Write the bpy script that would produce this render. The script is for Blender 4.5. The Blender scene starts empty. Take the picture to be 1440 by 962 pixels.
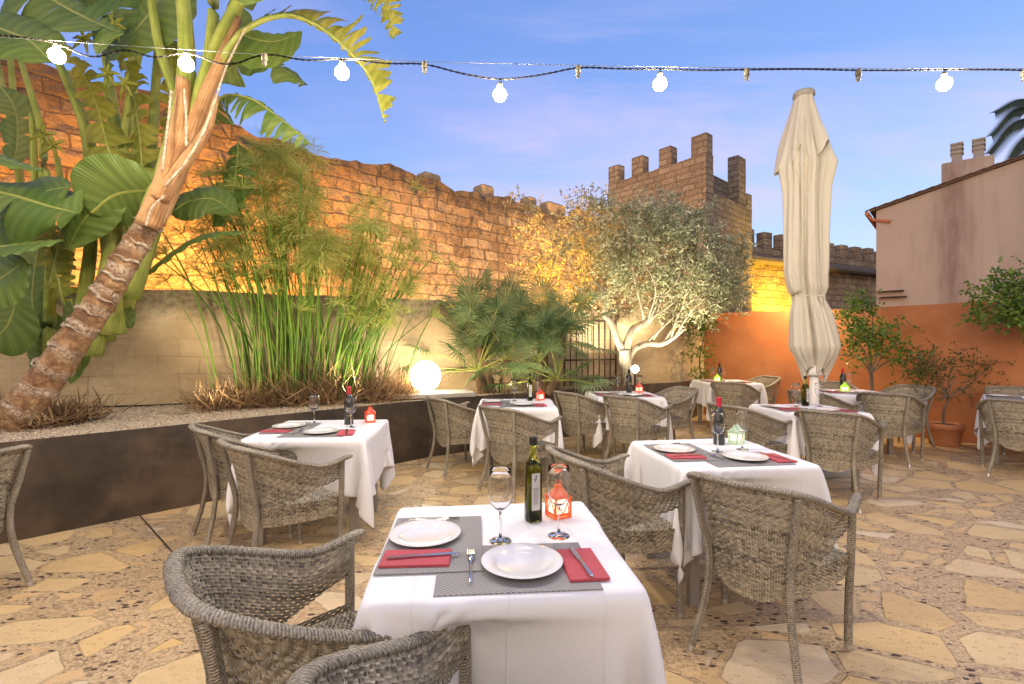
import bpy, math, random
import numpy as np
from mathutils import Vector, Matrix
R = math.radians
random.seed(7); rng = np.random.default_rng(7)
sc = bpy.context.scene
COL = sc.collection
H, F0, CX, CY = 1.42, 700.0, 720.0, 481.0

def P(px, py, d):
    """a point seen at photo pixel px,py lying d metres ahead"""
    return Vector(((px-CX)/F0*d, d, H-(py-CY)/F0*d))

# ------------------------------------------------------------ tags and trees
def tag(o, label=None, cat=None, group=None, kind=None):
    if label: o['label'] = label
    if cat: o['category'] = cat
    if group: o['group'] = group
    if kind: o['kind'] = kind
    return o
def empty(name, label, cat, loc=(0,0,0), rz=0, group=None):
    o = bpy.data.objects.new(name, None); COL.objects.link(o)
    o.location = loc; o.rotation_euler = (0,0,rz); o.empty_display_size = .1
    return tag(o, label, cat, group)
def kids(o): return [c for c in bpy.data.objects if c.parent == o]
def copy_tree(o, parent=None):
    ch = KID.get(o.name)
    if ch is None: ch = KID[o.name] = kids(o)
    c = o.copy(); COL.objects.link(c); c.parent = parent
    for k in ch: copy_tree(k, c)
    return c
KID = {}
def place(proto, loc, rz=0, label=None, group=None, first=False, rx=0, ry=0):
    o = proto if first else copy_tree(proto)
    o.location = loc; o.rotation_euler = (rx,ry,rz)
    if label: o['label'] = label
    if group: o['group'] = group
    return o

# ------------------------------------------------------------ mesh builder
class MB:
    def __init__(s): s.v=[]; s.f=[]; s.uv=[]
    def add(s, verts, faces, uvs=None):
        b=len(s.v); s.v.extend([tuple(p) for p in verts])
        s.uv.extend([tuple(u) for u in uvs] if uvs is not None else [(0,0)]*len(verts))
        s.f.extend([tuple(b+i for i in f) for f in faces]); return s
    def box(s, c, size, rz=0, bev=0, R3=None):
        x,y,z = [k/2 for k in size]; M = R3 if R3 is not None else Matrix.Rotation(rz,3,'Z'); c=Vector(c)
        if bev<=0:
            vs=[c+M@Vector((i*x,j*y,k*z)) for i in(-1,1) for j in(-1,1) for k in(-1,1)]
            return s.add(vs,[(0,1,3,2),(4,6,7,5),(0,4,5,1),(2,3,7,6),(0,2,6,4),(1,5,7,3)],[(v[0],v[2]) for v in vs])
        b=min(bev,x*.9,y*.9,z*.9); vs=[];idx={}
        for i in(-1,1):
            for j in(-1,1):
                for k in(-1,1):
                    for a in range(3):
                        p=[i*(x-b),j*(y-b),k*(z-b)]; p[a]=[i*x,j*y,k*z][a]
                        idx[(i,j,k,a)]=len(vs); vs.append(c+M@Vector(p))
        fs=[]
        for a in range(3):
            o1,o2=[(1,2),(0,2),(0,1)][a]
            for sg in(-1,1):
                q=[]
                for (p1,p2) in((-1,-1),(1,-1),(1,1),(-1,1)):
                    t=[0,0,0];t[a]=sg;t[o1]=p1;t[o2]=p2;q.append(idx[(*t,a)])
                fs.append(q)
        for a in range(3):
            o1,o2=[(1,2),(0,2),(0,1)][a]
            for p1 in(-1,1):
                for p2 in(-1,1):
                    t=[0,0,0];t[o1]=p1;t[o2]=p2;t[a]=-1;u=list(t);u[a]=1
                    fs.append([idx[(*t,o1)],idx[(*t,o2)],idx[(*u,o2)],idx[(*u,o1)]])
        for i in(-1,1):
            for j in(-1,1):
                for k in(-1,1): fs.append([idx[(i,j,k,a)] for a in range(3)])
        return s.add(vs,fs)
    def tube(s, pts, r, n=8, cap=True, mod=None, ell=None, up=(0,0,1)):
        """r: number or list. mod(theta, arclen)->factor. ell: (a,b) flattening along side/up"""
        pts=[Vector(p) for p in pts]; m=len(pts)
        if not hasattr(r,'__len__'): r=[r]*m
        V=[];UV=[];L=0;up0=Vector(up);prev=None
        for i,p in enumerate(pts):
            t=(pts[min(i+1,m-1)]-pts[max(i-1,0)])
            if t.length<1e-9:t=Vector((0,0,1))
            t.normalize()
            if ell is None and prev is not None:
                a=prev-t*prev.dot(t)
            else: a=t.cross(up0)
            if a.length<1e-4:a=t.cross(Vector((1,0,0)))
            a.normalize();b=a.cross(t).normalized();prev=a
            if i:L+=(p-pts[i-1]).length
            for k in range(n):
                th=2*math.pi*k/n;rr=r[i]*(mod(th,L) if mod else 1)
                ea,eb=ell or (1,1)
                V.append(p+a*math.cos(th)*rr*ea+b*math.sin(th)*rr*eb);UV.append((L,k/n))
        Fc=[(i*n+k,i*n+(k+1)%n,(i+1)*n+(k+1)%n,(i+1)*n+k) for i in range(m-1) for k in range(n)]
        if cap and n>2: Fc+= [tuple(range(n))[::-1],tuple((m-1)*n+k for k in range(n))]
        return s.add(V,Fc,UV)
    def lathe(s, prof, n=24, c=(0,0,0), rad=None, close=False):
        """prof: list (r,z); rad(theta,i)->factor"""
        V=[];UV=[];m=len(prof)
        for i,(r,z) in enumerate(prof):
            for k in range(n):
                th=2*math.pi*k/n;q=rad(th,i) if rad else 1
                V.append((c[0]+r*q*math.cos(th),c[1]+r*q*math.sin(th),c[2]+z));UV.append((k/n*2*math.pi*max(r,.01),z))
        Fc=[(i*n+k,i*n+(k+1)%n,(i+1)*n+(k+1)%n,(i+1)*n+k) for i in range(m-1) for k in range(n)]
        if close: Fc+=[tuple(range(n))[::-1],tuple((m-1)*n+k for k in range(n))]
        return s.add(V,Fc,UV)
    def grid(s, G, UVs=None, wrap=False):
        """G: numpy [m,n,3]"""
        m,n=G.shape[:2];V=G.reshape(-1,3)
        Fc=[(i*n+k,i*n+(k+1),(i+1)*n+(k+1),(i+1)*n+k) for i in range(m-1) for k in range(n-1)]
        return s.add(V,Fc,UVs.reshape(-1,2) if UVs is not None else None)
    def build(s, name, mat, parent=None, smooth=False, **kw):
        me=bpy.data.meshes.new(name); me.from_pydata(s.v,[],s.f)
        if mat: me.materials.append(mat)
        if s.uv and any(u!=(0,0) for u in s.uv[:50]):
            uvl=me.uv_layers.new(name='UVMap'); li=np.empty(len(me.loops),dtype=np.int32); me.loops.foreach_get('vertex_index',li)
            uvl.data.foreach_set('uv',np.array(s.uv,dtype=np.float32)[li].ravel())
        if smooth: me.polygons.foreach_set('use_smooth',[True]*len(me.polygons))
        me.update()
        o=bpy.data.objects.new(name,me); COL.objects.link(o); o.parent=parent
        return tag(o,**kw) if kw else o
def arr_mesh(name, V, Q, mat, parent=None, smooth=False, uv=None, **kw):
    """fast mesh from numpy verts and quads/tris"""
    Q=np.asarray(Q); me=bpy.data.meshes.new(name); n=len(V); nf,k=Q.shape
    me.vertices.add(n); me.vertices.foreach_set('co',np.asarray(V,dtype=np.float32).ravel())
    me.loops.add(nf*k); me.loops.foreach_set('vertex_index',Q.ravel().astype(np.int32))
    me.polygons.add(nf); me.polygons.foreach_set('loop_start',np.arange(0,nf*k,k,dtype=np.int32))
    if uv is not None:
        l=me.uv_layers.new(name='UVMap'); l.data.foreach_set('uv',np.asarray(uv,dtype=np.float32)[Q.ravel()].ravel())
    me.polygons.foreach_set('use_smooth',[smooth]*nf)
    me.materials.append(mat); me.update(calc_edges=True); me.validate()
    o=bpy.data.objects.new(name,me); COL.objects.link(o); o.parent=parent
    return tag(o,**kw) if kw else o

# ------------------------------------------------------------ materials
class NT:
    def __init__(s,name):
        s.m=bpy.data.materials.new(name); s.m.use_nodes=True; s.t=s.m.node_tree; s.t.nodes.clear()
        s.out=s.t.nodes.new('ShaderNodeOutputMaterial')
    def n(s,ty,_in=None,**a):
        d=s.t.nodes.new(ty)
        for k,v in a.items(): setattr(d,k,v)
        for k,v in (_in or {}).items():
            if isinstance(v,bpy.types.NodeSocket): s.t.links.new(v,d.inputs[k])
            else: d.inputs[k].default_value=v
        return d
    def math(s,op,a,b=0.,c=None,clamp=False):
        d=s.n('ShaderNodeMath',{0:a,1:b},operation=op,use_clamp=clamp)
        if c is not None:
            if isinstance(c,bpy.types.NodeSocket): s.t.links.new(c,d.inputs[2])
            else: d.inputs[2].default_value=c
        return d.outputs[0]
    def mix(s,f,a,b,bt='MIX'):
        d=s.t.nodes.new('ShaderNodeMix'); d.data_type='RGBA'; d.blend_type=bt
        for i,v in ((0,f),(6,a),(7,b)):
            if isinstance(v,bpy.types.NodeSocket): s.t.links.new(v,d.inputs[i])
            else: d.inputs[i].default_value=(*v,1) if hasattr(v,'__len__') and len(v)==3 else v
        return d.outputs[2]
    def ramp(s,f,stops,interp='LINEAR'):
        d=s.t.nodes.new('ShaderNodeValToRGB'); d.color_ramp.interpolation=interp
        e=d.color_ramp.elements
        while len(e)<len(stops): e.new(.5)
        for i,(p,c) in enumerate(stops):
            e[i].position=p; e[i].color=(*c,1) if hasattr(c,'__len__') else (c,c,c,1)
        s.t.links.new(f,d.inputs[0]); return d.outputs[0]
    def coord(s,k='Object',scale=None,rot=None):
        o=s.n('ShaderNodeTexCoord').outputs[k]
        if scale or rot:
            mp=s.n('ShaderNodeMapping',{'Vector':o}); 
            if scale: mp.inputs['Scale'].default_value=scale
            if rot: mp.inputs['Rotation'].default_value=rot
            o=mp.outputs[0]
        return o
    def noise(s,v,sc,det=4,rough=.55,out=0,dist=0):
        return s.n('ShaderNodeTexNoise',{'Vector':v,'Scale':sc,'Detail':det,'Roughness':rough,'Distortion':dist}).outputs[out]
    def bump(s,h,st=.5,dist=.01,nrm=None):
        d={'Height':h,'Strength':st,'Distance':dist}
        if nrm is not None: d['Normal']=nrm
        return s.n('ShaderNodeBump',d).outputs[0]
    def bsdf(s,**k):
        d=s.n('ShaderNodeBsdfPrincipled')
        for a,v in k.items():
            a=a.replace('_',' ')
            if isinstance(v,bpy.types.NodeSocket): s.t.links.new(v,d.inputs[a])
            else: d.inputs[a].default_value=(*v,1) if hasattr(v,'__len__') and len(v)==3 and a!='Normal' else v
        return d.outputs[0]
    def done(s,sh): s.t.links.new(sh,s.out.inputs[0]); return s.m

def simple(name,col,rough=.5,var=.15,sc=8,metal=0,bump=.0,**k):
    t=NT(name); co=t.coord(); nz=t.noise(co,sc)
    c=t.mix(nz,tuple(x*(1-var) for x in col),tuple(min(1,x*(1+var)) for x in col))
    a=dict(Base_Color=c,Roughness=rough,Metallic=metal); a.update(k)
    if bump: a['Normal']=t.bump(t.noise(co,sc*12,3),bump,.003)
    return t.done(t.bsdf(**a))
M={}
def wicker(name,dark,light):
    t=NT(name); g=t.n('ShaderNodeNewGeometry'); co=t.coord()
    r=g.outputs['Random Per Island']; uv=t.n('ShaderNodeUVMap').outputs[0]; sx=t.n('ShaderNodeSeparateXYZ',{0:uv}); cell=t.n('ShaderNodeCombineXYZ',{0:t.math('FLOOR',sx.outputs[0]),1:sx.outputs[1],2:0.}).outputs[0]
    nz=t.n('ShaderNodeTexWhiteNoise',{'Vector':cell},noise_dimensions='2D').outputs[0]; n2=t.noise(co,7,3)
    f=t.math('MULTIPLY_ADD',r,.22,t.math('MULTIPLY',nz,.34)); f=t.math('ADD',f,t.math('MULTIPLY_ADD',n2,.30,.02),clamp=True)
    c=t.ramp(f,[(.2,dark),(.8,light)]); oi=t.n('ShaderNodeObjectInfo').outputs['Random']; c=t.mix(t.math('MULTIPLY',oi,.32),c,(.15,.12,.08))
    return t.done(t.bsdf(Base_Color=c,Roughness=.5,Specular_IOR_Level=.5,Normal=t.bump(t.noise(co,500,2),.4,.001)))
M['wicker']=wicker('grey_brown_wicker',(.045,.035,.020),(.70,.61,.43))
def twist(name,dark,light):
    t=NT(name); uv=t.n('ShaderNodeUVMap').outputs[0]; sx=t.n('ShaderNodeSeparateXYZ',{0:uv})
    a=t.math('MULTIPLY_ADD',sx.outputs[0],760.,t.math('MULTIPLY',sx.outputs[1],6.2832*3)); w=t.math('SINE',a)
    w=t.math('MULTIPLY_ADD',w,.5,.5); co=t.coord(); nz=t.noise(co,170,2); n2=t.noise(co,6,3)
    f=t.math('ADD',t.math('MULTIPLY',w,.25),t.math('MULTIPLY_ADD',nz,1.0,t.math('MULTIPLY_ADD',n2,.5,-.40)),clamp=True)
    c=t.ramp(f,[(.15,dark),(.9,light)])
    return t.done(t.bsdf(Base_Color=c,Roughness=.5,Normal=t.bump(w,.8,.003)))
M['wrap']=twist('wrapped_wicker',(.050,.039,.024),(.60,.52,.38))
M['cap']=simple('ferrule_metal',(.55,.50,.42),.35,metal=.6)
M['taupe']=simple('taupe_metal',(.27,.235,.19),.45,.08,3)
def cloth_mat():
    t=NT('white_cotton'); co=t.coord(); w=t.noise(co,900,1); sxx=t.n('ShaderNodeSeparateXYZ',{0:co}).outputs
    cre=None
    for a_,o_ in((0,.0),(0,.26),(0,-.255),(1,.01),(1,.25)):
        k_=t.math('SUBTRACT',1.,t.math('MULTIPLY',t.math('ABSOLUTE',t.math('SUBTRACT',sxx[a_],o_)),190.),clamp=True); cre=k_ if cre is None else t.math('MAXIMUM',cre,k_)
    c=t.mix(t.noise(co,3,3),(.80,.785,.77),(.86,.85,.84))
    b=t.bump(t.math('MULTIPLY_ADD',cre,.5,t.noise(co,9,5,.62)),.42,.009,t.bump(w,.1,.0006))
    return t.done(t.bsdf(Base_Color=c,Roughness=.85,Normal=b,Sheen_Weight=.15))
M['cloth']=cloth_mat()
def mat_mat():
    t=NT('woven_placemat'); uv=t.n('ShaderNodeUVMap').outputs[0]; sx=t.n('ShaderNodeSeparateXYZ',{0:uv})
    u,v=sx.outputs[0],sx.outputs[1]
    a=t.math('SINE',t.math('MULTIPLY',u,1050.)); b=t.math('SINE',t.math('MULTIPLY',v,800.))
    ck=t.math('MULTIPLY',a,b); d=t.math('SINE',t.math('MULTIPLY_ADD',u,420.,t.math('MULTIPLY',v,700.)))
    f=t.math('MULTIPLY_ADD',ck,.3,t.math('MULTIPLY_ADD',d,.28,.5),clamp=True)
    c=t.ramp(f,[(.2,(.035,.033,.032)),(.8,(.50,.48,.45))])
    return t.done(t.bsdf(Base_Color=c,Roughness=.45,Normal=t.bump(f,.5,.001)))
M['placemat']=mat_mat()
M['china']=simple('glazed_china',(.80,.78,.74),.12,.03,2,Coat_Weight=.4)
M['napkin']=simple('red_paper',(.50,.085,.10),.9,.12,60,bump=.3)
M['steel']=simple('polished_steel',(.62,.61,.60),.16,.05,4,metal=1.)
def glassm(name,col,rough=0.,ior=1.45,thin=None):
    t=NT(name); return t.done(t.bsdf(Base_Color=col,Roughness=rough,IOR=ior,Transmission_Weight=1.))
M['glass']=glassm('clear_glass',(.985,.99,.985),ior=1.42)
M['green_glass']=glassm('green_bottle_glass',(.66,.74,.16),ior=1.3)
M['oil']=simple('olive_oil',(.50,.46,.02),.2,.05,3,Transmission_Weight=.6)
M['wine_glass']=simple('dark_bottle_glass',(.012,.014,.010),.06,.1,3,Coat_Weight=.6)
M['black']=simple('black_cap',(.015,.013,.012),.4)
M['redcap']=simple('red_foil',(.60,.02,.05),.3,.08,20)
M['label']=simple('cream_label',(.62,.60,.54),.6,.05,9)
M['label_dark']=simple('dark_label',(.045,.04,.04),.6,.1,9)
M['gold']=simple('gold_print',(.5,.36,.1),.4,.1)
M['ink']=simple('label_ink',(.04,.05,.04),.6)
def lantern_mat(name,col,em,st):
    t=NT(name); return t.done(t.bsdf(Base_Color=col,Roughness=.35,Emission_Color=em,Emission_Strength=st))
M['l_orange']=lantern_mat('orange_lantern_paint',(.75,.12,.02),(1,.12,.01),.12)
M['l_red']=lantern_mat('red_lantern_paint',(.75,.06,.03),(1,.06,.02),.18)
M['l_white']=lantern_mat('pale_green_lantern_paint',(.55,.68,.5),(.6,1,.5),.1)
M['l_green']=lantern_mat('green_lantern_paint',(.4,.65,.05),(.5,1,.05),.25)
def emis(name,col,st):
    t=NT(name); return t.done(t.n('ShaderNodeEmission',{'Color':(*col,1),'Strength':st}).outputs[0])
M['glow']=emis('candle_glow',(1,.80,.5),1.5)
M['bulb']=emis('lit_bulb',(1,.86,.66),560.)
M['bulb_dim']=emis('lit_bulb_dimmer',(1,.84,.60),240.)
M['globe']=emis('lit_globe',(1,.83,.58),22.)
M['socket']=simple('socket_plastic',(.16,.14,.09),.4)
M['deadbulb']=simple('unlit_bulb',(.30,.29,.22),.1,.1,3,Transmission_Weight=.5)
M['cable']=simple('cable_rubber',(.018,.015,.012),.8,Specular_IOR_Level=.1)
M['wire']=simple('steel_wire',(.10,.10,.10),.7,metal=0,Specular_IOR_Level=.1)
def leafm(name,c1,c2,rough=.45,trans=.35,sc=3,veins=0,spec=.4):
    t=NT(name); co=t.coord(); g=t.n('ShaderNodeNewGeometry').outputs['Random Per Island']
    f=t.math('MULTIPLY_ADD',t.noise(co,sc,3),.6,t.math('MULTIPLY',g,.4))
    c=t.ramp(f,[(.25,c1),(.75,c2)]); k=dict(Roughness=rough,Specular_IOR_Level=spec)
    if veins:
        uv=t.n('ShaderNodeUVMap').outputs[0]; sx=t.n('ShaderNodeSeparateXYZ',{0:uv})
        w=t.math('SINE',t.math('MULTIPLY_ADD',sx.outputs[0],veins,t.math('MULTIPLY',t.math('ABSOLUTE',sx.outputs[1]),30.)))
        w2=t.math('SINE',t.math('MULTIPLY_ADD',sx.outputs[0],veins*.23,t.math('MULTIPLY',t.math('ABSOLUTE',sx.outputs[1]),9.)))
        c=t.mix(t.math('MULTIPLY_ADD',w2,.13,t.math('MULTIPLY_ADD',w,.15,.25),clamp=True),c,tuple(x*.35 for x in c1))
        rib=t.math('LESS_THAN',t.math('ABSOLUTE',sx.outputs[1]),.035); c=t.mix(rib,c,(.42,.46,.12))
        k['Normal']=t.bump(w,.35,.004)
    k['Base_Color']=c
    b=t.bsdf(**k); tr=t.n('ShaderNodeBsdfTranslucent',{'Color':c}).outputs[0]
    return t.done(t.n('ShaderNodeMixShader',{0:trans,1:b,2:tr}).outputs[0])
M['banana']=leafm('big_leaf',(.13,.24,.04),(.30,.39,.10),.38,.4,2,veins=330)
M['banana_y']=leafm('yellowing_leaf',(.30,.34,.04),(.55,.50,.08),.45,.45,3,veins=330)
M['petiole']=leafm('petiole_green',(.20,.26,.04),(.45,.44,.12),.45,.1,5)
M['reed']=leafm('reed_stem',(.055,.15,.015),(.22,.34,.04),.5,.15,4)
M['umbel']=leafm('reed_umbel',(.28,.34,.06),(.58,.58,.18),.6,.4,5)
M['dry']=leafm('dry_stalks',(.12,.065,.03),(.42,.27,.13),.8,.2,9)
M['palm']=leafm('fan_leaf',(.065,.15,.055),(.30,.38,.16),.45,.3,4)
M['date']=leafm('far_frond',(.015,.03,.02),(.05,.08,.04),.6,.2,4)
M['olive']=leafm('olive_leaf',(.13,.155,.06),(.66,.66,.44),.5,.35,2.2)
M['citrus']=leafm('citrus_leaf',(.05,.12,.018),(.22,.32,.045),.38,.3,5)
M['sparse']=leafm('sparse_leaf',(.07,.075,.02),(.20,.17,.05),.5,.3,5)
def bark(name,c1,c2,sc=9,b=.8):
    t=NT(name); co=t.coord(scale=(1,1,.35)); n=t.noise(co,sc,5,.65); c=t.ramp(n,[(.3,c1),(.7,c2)])
    return t.done(t.bsdf(Base_Color=c,Roughness=.85,Normal=t.bump(t.noise(co,sc*3,4),b,.015)))
M['olivebark']=bark('olive_bark',(.13,.10,.07),(.46,.395,.29),14,1.)
M['bark']=bark('twig_bark',(.10,.07,.05),(.25,.18,.12))
M['palmbark']=bark('palm_fibre',(.05,.03,.015),(.22,.13,.06),14,1.)
def streak(name,cs,b=.7,sc=1.):
    t=NT(name); uv=t.n('ShaderNodeUVMap').outputs[0]; co=t.coord()
    m=t.n('ShaderNodeMapping',{'Vector':uv,'Scale':(2.2*sc,34,1)}).outputs[0]; n=t.noise(m,1.,6,.7); q=t.noise(co,5,4,.6)
    c=t.ramp(t.math('MULTIPLY_ADD',n,.65,t.math('MULTIPLY',q,.35)),cs); h=t.noise(m,2.,4,.7)
    return t.done(t.bsdf(Base_Color=c,Roughness=.75,Normal=t.bump(h,b,.02)))
M['sheath']=streak('dry_sheath',[(.32,(.13,.055,.025)),(.45,(.42,.20,.08)),(.55,(.62,.36,.16)),(.68,(.70,.55,.36))])
M['stalk']=streak('fleshy_stalk',[(.32,(.14,.17,.03)),(.45,(.27,.33,.05)),(.56,(.44,.46,.10)),(.70,(.60,.50,.26))],.35,.5)
M['scar']=bark('leaf_scar',(.22,.15,.09),(.66,.54,.40),26,.8)
def trunkm():
    t=NT('banana_trunk'); co=t.coord(); uv=t.n('ShaderNodeUVMap').outputs[0]
    n=t.noise(co,9,6,.7); f=t.noise(co,45,4,.6)
    sx=t.n('ShaderNodeSeparateXYZ',{0:uv}); ph=t.math('FRACT',t.math('MULTIPLY_ADD',sx.outputs[0],5.1,t.math('MULTIPLY',t.noise(co,3,3),1.1)))
    c=t.ramp(n,[(.28,(.09,.045,.022)),(.45,(.26,.13,.055)),(.58,(.46,.27,.12)),(.74,(.60,.46,.30))]); c=t.mix(t.math('MULTIPLY_ADD',f,1.5,-.5,clamp=True),c,(.09,.05,.03))
    c=t.mix(t.ramp(ph,[(0,.75),(.10,.0),(.6,0.),(.8,.55),(.95,.75)]),c,t.ramp(f,[(.35,(.10,.055,.03)),(.55,(.58,.45,.32)),(.7,(.74,.64,.50))]))
    return t.done(t.bsdf(Base_Color=c,Roughness=.8,Normal=t.bump(t.noise(co,30,5),.9,.02)))
M['trunk']=trunkm()

# stone and ground -------------------------------------------------------
def floor_mat():
    t=NT('crazy_paving'); co=t.coord(); 
    wob=t.n('ShaderNodeVectorMath',{0:t.noise(co,2.2,3,out=1),1:(.5,.5,.5)},operation='SUBTRACT').outputs[0]
    wob=t.n('ShaderNodeVectorMath',{0:wob,3:.07},operation='SCALE').outputs[0]
    cc=t.n('ShaderNodeVectorMath',{0:co,1:wob},operation='ADD').outputs[0]
    mp=t.n('ShaderNodeMapping',{'Vector':cc,'Rotation':(0,0,.5),'Scale':(1,1.35,1)}).outputs[0]
    S=2.45
    ve=t.n('ShaderNodeTexVoronoi',{'Vector':mp,'Scale':S,'Randomness':1.},feature='DISTANCE_TO_EDGE').outputs['Distance']
    v1=t.n('ShaderNodeTexVoronoi',{'Vector':mp,'Scale':S,'Randomness':1.}); cs=t.n('ShaderNodeSeparateColor',{0:v1.outputs['Color']})
    fine=t.noise(co,60,4); th=t.math('MULTIPLY_ADD',cs.outputs[0],.25,.03)
    e=t.math('SUBTRACT',t.math('MULTIPLY_ADD',fine,.02,ve),th)
    stone=t.math('MULTIPLY',e,60.,clamp=True)
    # second, smaller stones between the large ones
    ve2=t.n('ShaderNodeTexVoronoi',{'Vector':mp,'Scale':5.3},feature='DISTANCE_TO_EDGE').outputs['Distance']
    v2=t.n('ShaderNodeTexVoronoi',{'Vector':mp,'Scale':5.3}); cs2=t.n('ShaderNodeSeparateColor',{0:v2.outputs['Color']})
    on=t.math('GREATER_THAN',cs2.outputs[0],.72); far=t.math('LESS_THAN',e,-.045)
    st2=t.math('MULTIPLY',t.math('MULTIPLY',t.math('SUBTRACT',ve2,.12),40.,clamp=True),t.math('MULTIPLY',on,far))
    big=t.noise(co,1.1,3)
    c1=t.ramp(cs.outputs[1],[(0,(.80,.55,.23)),(.3,(.86,.66,.35)),(.55,(.84,.57,.22)),(.8,(.88,.76,.54)),(1,(.76,.50,.20))])
    c1=t.mix(t.math('MULTIPLY_ADD',t.noise(co,9,5,.65),.9,-.2,clamp=True),c1,(.62,.40,.17))
    c1=t.mix(t.math('MULTIPLY_ADD',t.noise(co,90,3),.6,-.18,clamp=True),c1,(.50,.31,.14))
    # mortar with pebbles
    vm=t.n('ShaderNodeTexVoronoi',{'Vector':t.n('ShaderNodeMapping',{'Vector':cc,'Rotation':(0,0,.9),'Scale':(1,1.8,1)}).outputs[0],'Scale':21.}); cm=t.n('ShaderNodeSeparateColor',{0:vm.outputs['Color']})
    peb=t.math('MULTIPLY',t.math('SUBTRACT',t.math('MULTIPLY_ADD',cm.outputs[0],.36,.12),vm.outputs['Distance']),16.,clamp=True)
    pon=t.math('GREATER_THAN',cm.outputs[1],.30); peb=t.math('MULTIPLY',peb,pon)
    pc=t.ramp(cm.outputs[2],[(0,(.06,.04,.03)),(.5,(.13,.08,.055)),(.75,(.28,.17,.10)),(1,(.48,.32,.19))])
    vg=t.n('ShaderNodeTexVoronoi',{'Vector':co,'Scale':95.}); g=t.n('ShaderNodeSeparateColor',{0:vg.outputs['Color']})
    mc=t.ramp(g.outputs[0],[(0,(.34,.225,.11)),(.5,(.62,.43,.225)),(1,(.80,.60,.34))]); mc=t.mix(t.math('MULTIPLY',big,.6),mc,(.46,.32,.17))
    mc=t.mix(peb,mc,pc)
    c=t.mix(stone,mc,c1); c2=t.mix(cs2.outputs[1],(.78,.53,.25),(.70,.46,.21)); c=t.mix(t.math('MULTIPLY',st2,.9),c,c2)
    c=t.mix(t.math('MULTIPLY_ADD',t.noise(co,.6,3),.9,-.3,clamp=True),c,t.mix(.5,c,(.27,.17,.09)))
    h=t.math('MULTIPLY_ADD',stone,.8,t.math('MULTIPLY_ADD',peb,.5,t.math('MULTIPLY',g.outputs[1],.12)))
    h=t.math('MULTIPLY_ADD',t.noise(co,14,4),.35,h)
    ro=t.ramp(t.noise(co,5,3),[(.3,.38),(.7,.65)])
    return t.done(t.bsdf(Base_Color=c,Roughness=ro,Normal=t.bump(h,1.,.009),Specular_IOR_Level=.4))
M['floor']=floor_mat()
def gravel_mat():
    t=NT('gravel'); co=t.coord(); v=t.n('ShaderNodeTexVoronoi',{'Vector':co,'Scale':70.}); g=t.n('ShaderNodeSeparateColor',{0:v.outputs['Color']})
    r=t.n('ShaderNodeNewGeometry').outputs['Random Per Island']
    c=t.ramp(t.math('MULTIPLY_ADD',g.outputs[0],.4,t.math('MULTIPLY',r,.6)),[(0,(.17,.115,.07)),(.4,(.46,.36,.24)),(1,(.78,.67,.49))])
    return t.done(t.bsdf(Base_Color=c,Roughness=.8,Normal=t.bump(v.outputs['Distance'],-.8,.01)))
M['gravel']=gravel_mat()
def soil():
    t=NT('dark_mulch'); co=t.coord(); c=t.ramp(t.noise(co,25,5),[(.3,(.03,.018,.012)),(.7,(.16,.09,.055))])
    return t.done(t.bsdf(Base_Color=c,Roughness=.9,Normal=t.bump(t.noise(co,40,4),1.,.02)))
M['soil']=soil()
def corten():
    t=NT('weathered_steel'); co=t.coord(); n=t.noise(co,2.2,6,.62); f=t.noise(t.coord(scale=(1,1,4)),6,5,.7)
    c=t.ramp(n,[(.32,(.028,.020,.014)),(.48,(.065,.045,.030)),(.62,(.135,.088,.055)),(.75,(.16,.115,.08))]); c=t.mix(t.math('MULTIPLY',f,.4),c,(.105,.085,.062))
    return t.done(t.bsdf(Base_Color=c,Roughness=t.ramp(f,[(.3,.35),(.7,.65)]),Metallic=.25,Normal=t.bump(f,.2,.004)))
M['corten']=corten()
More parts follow.
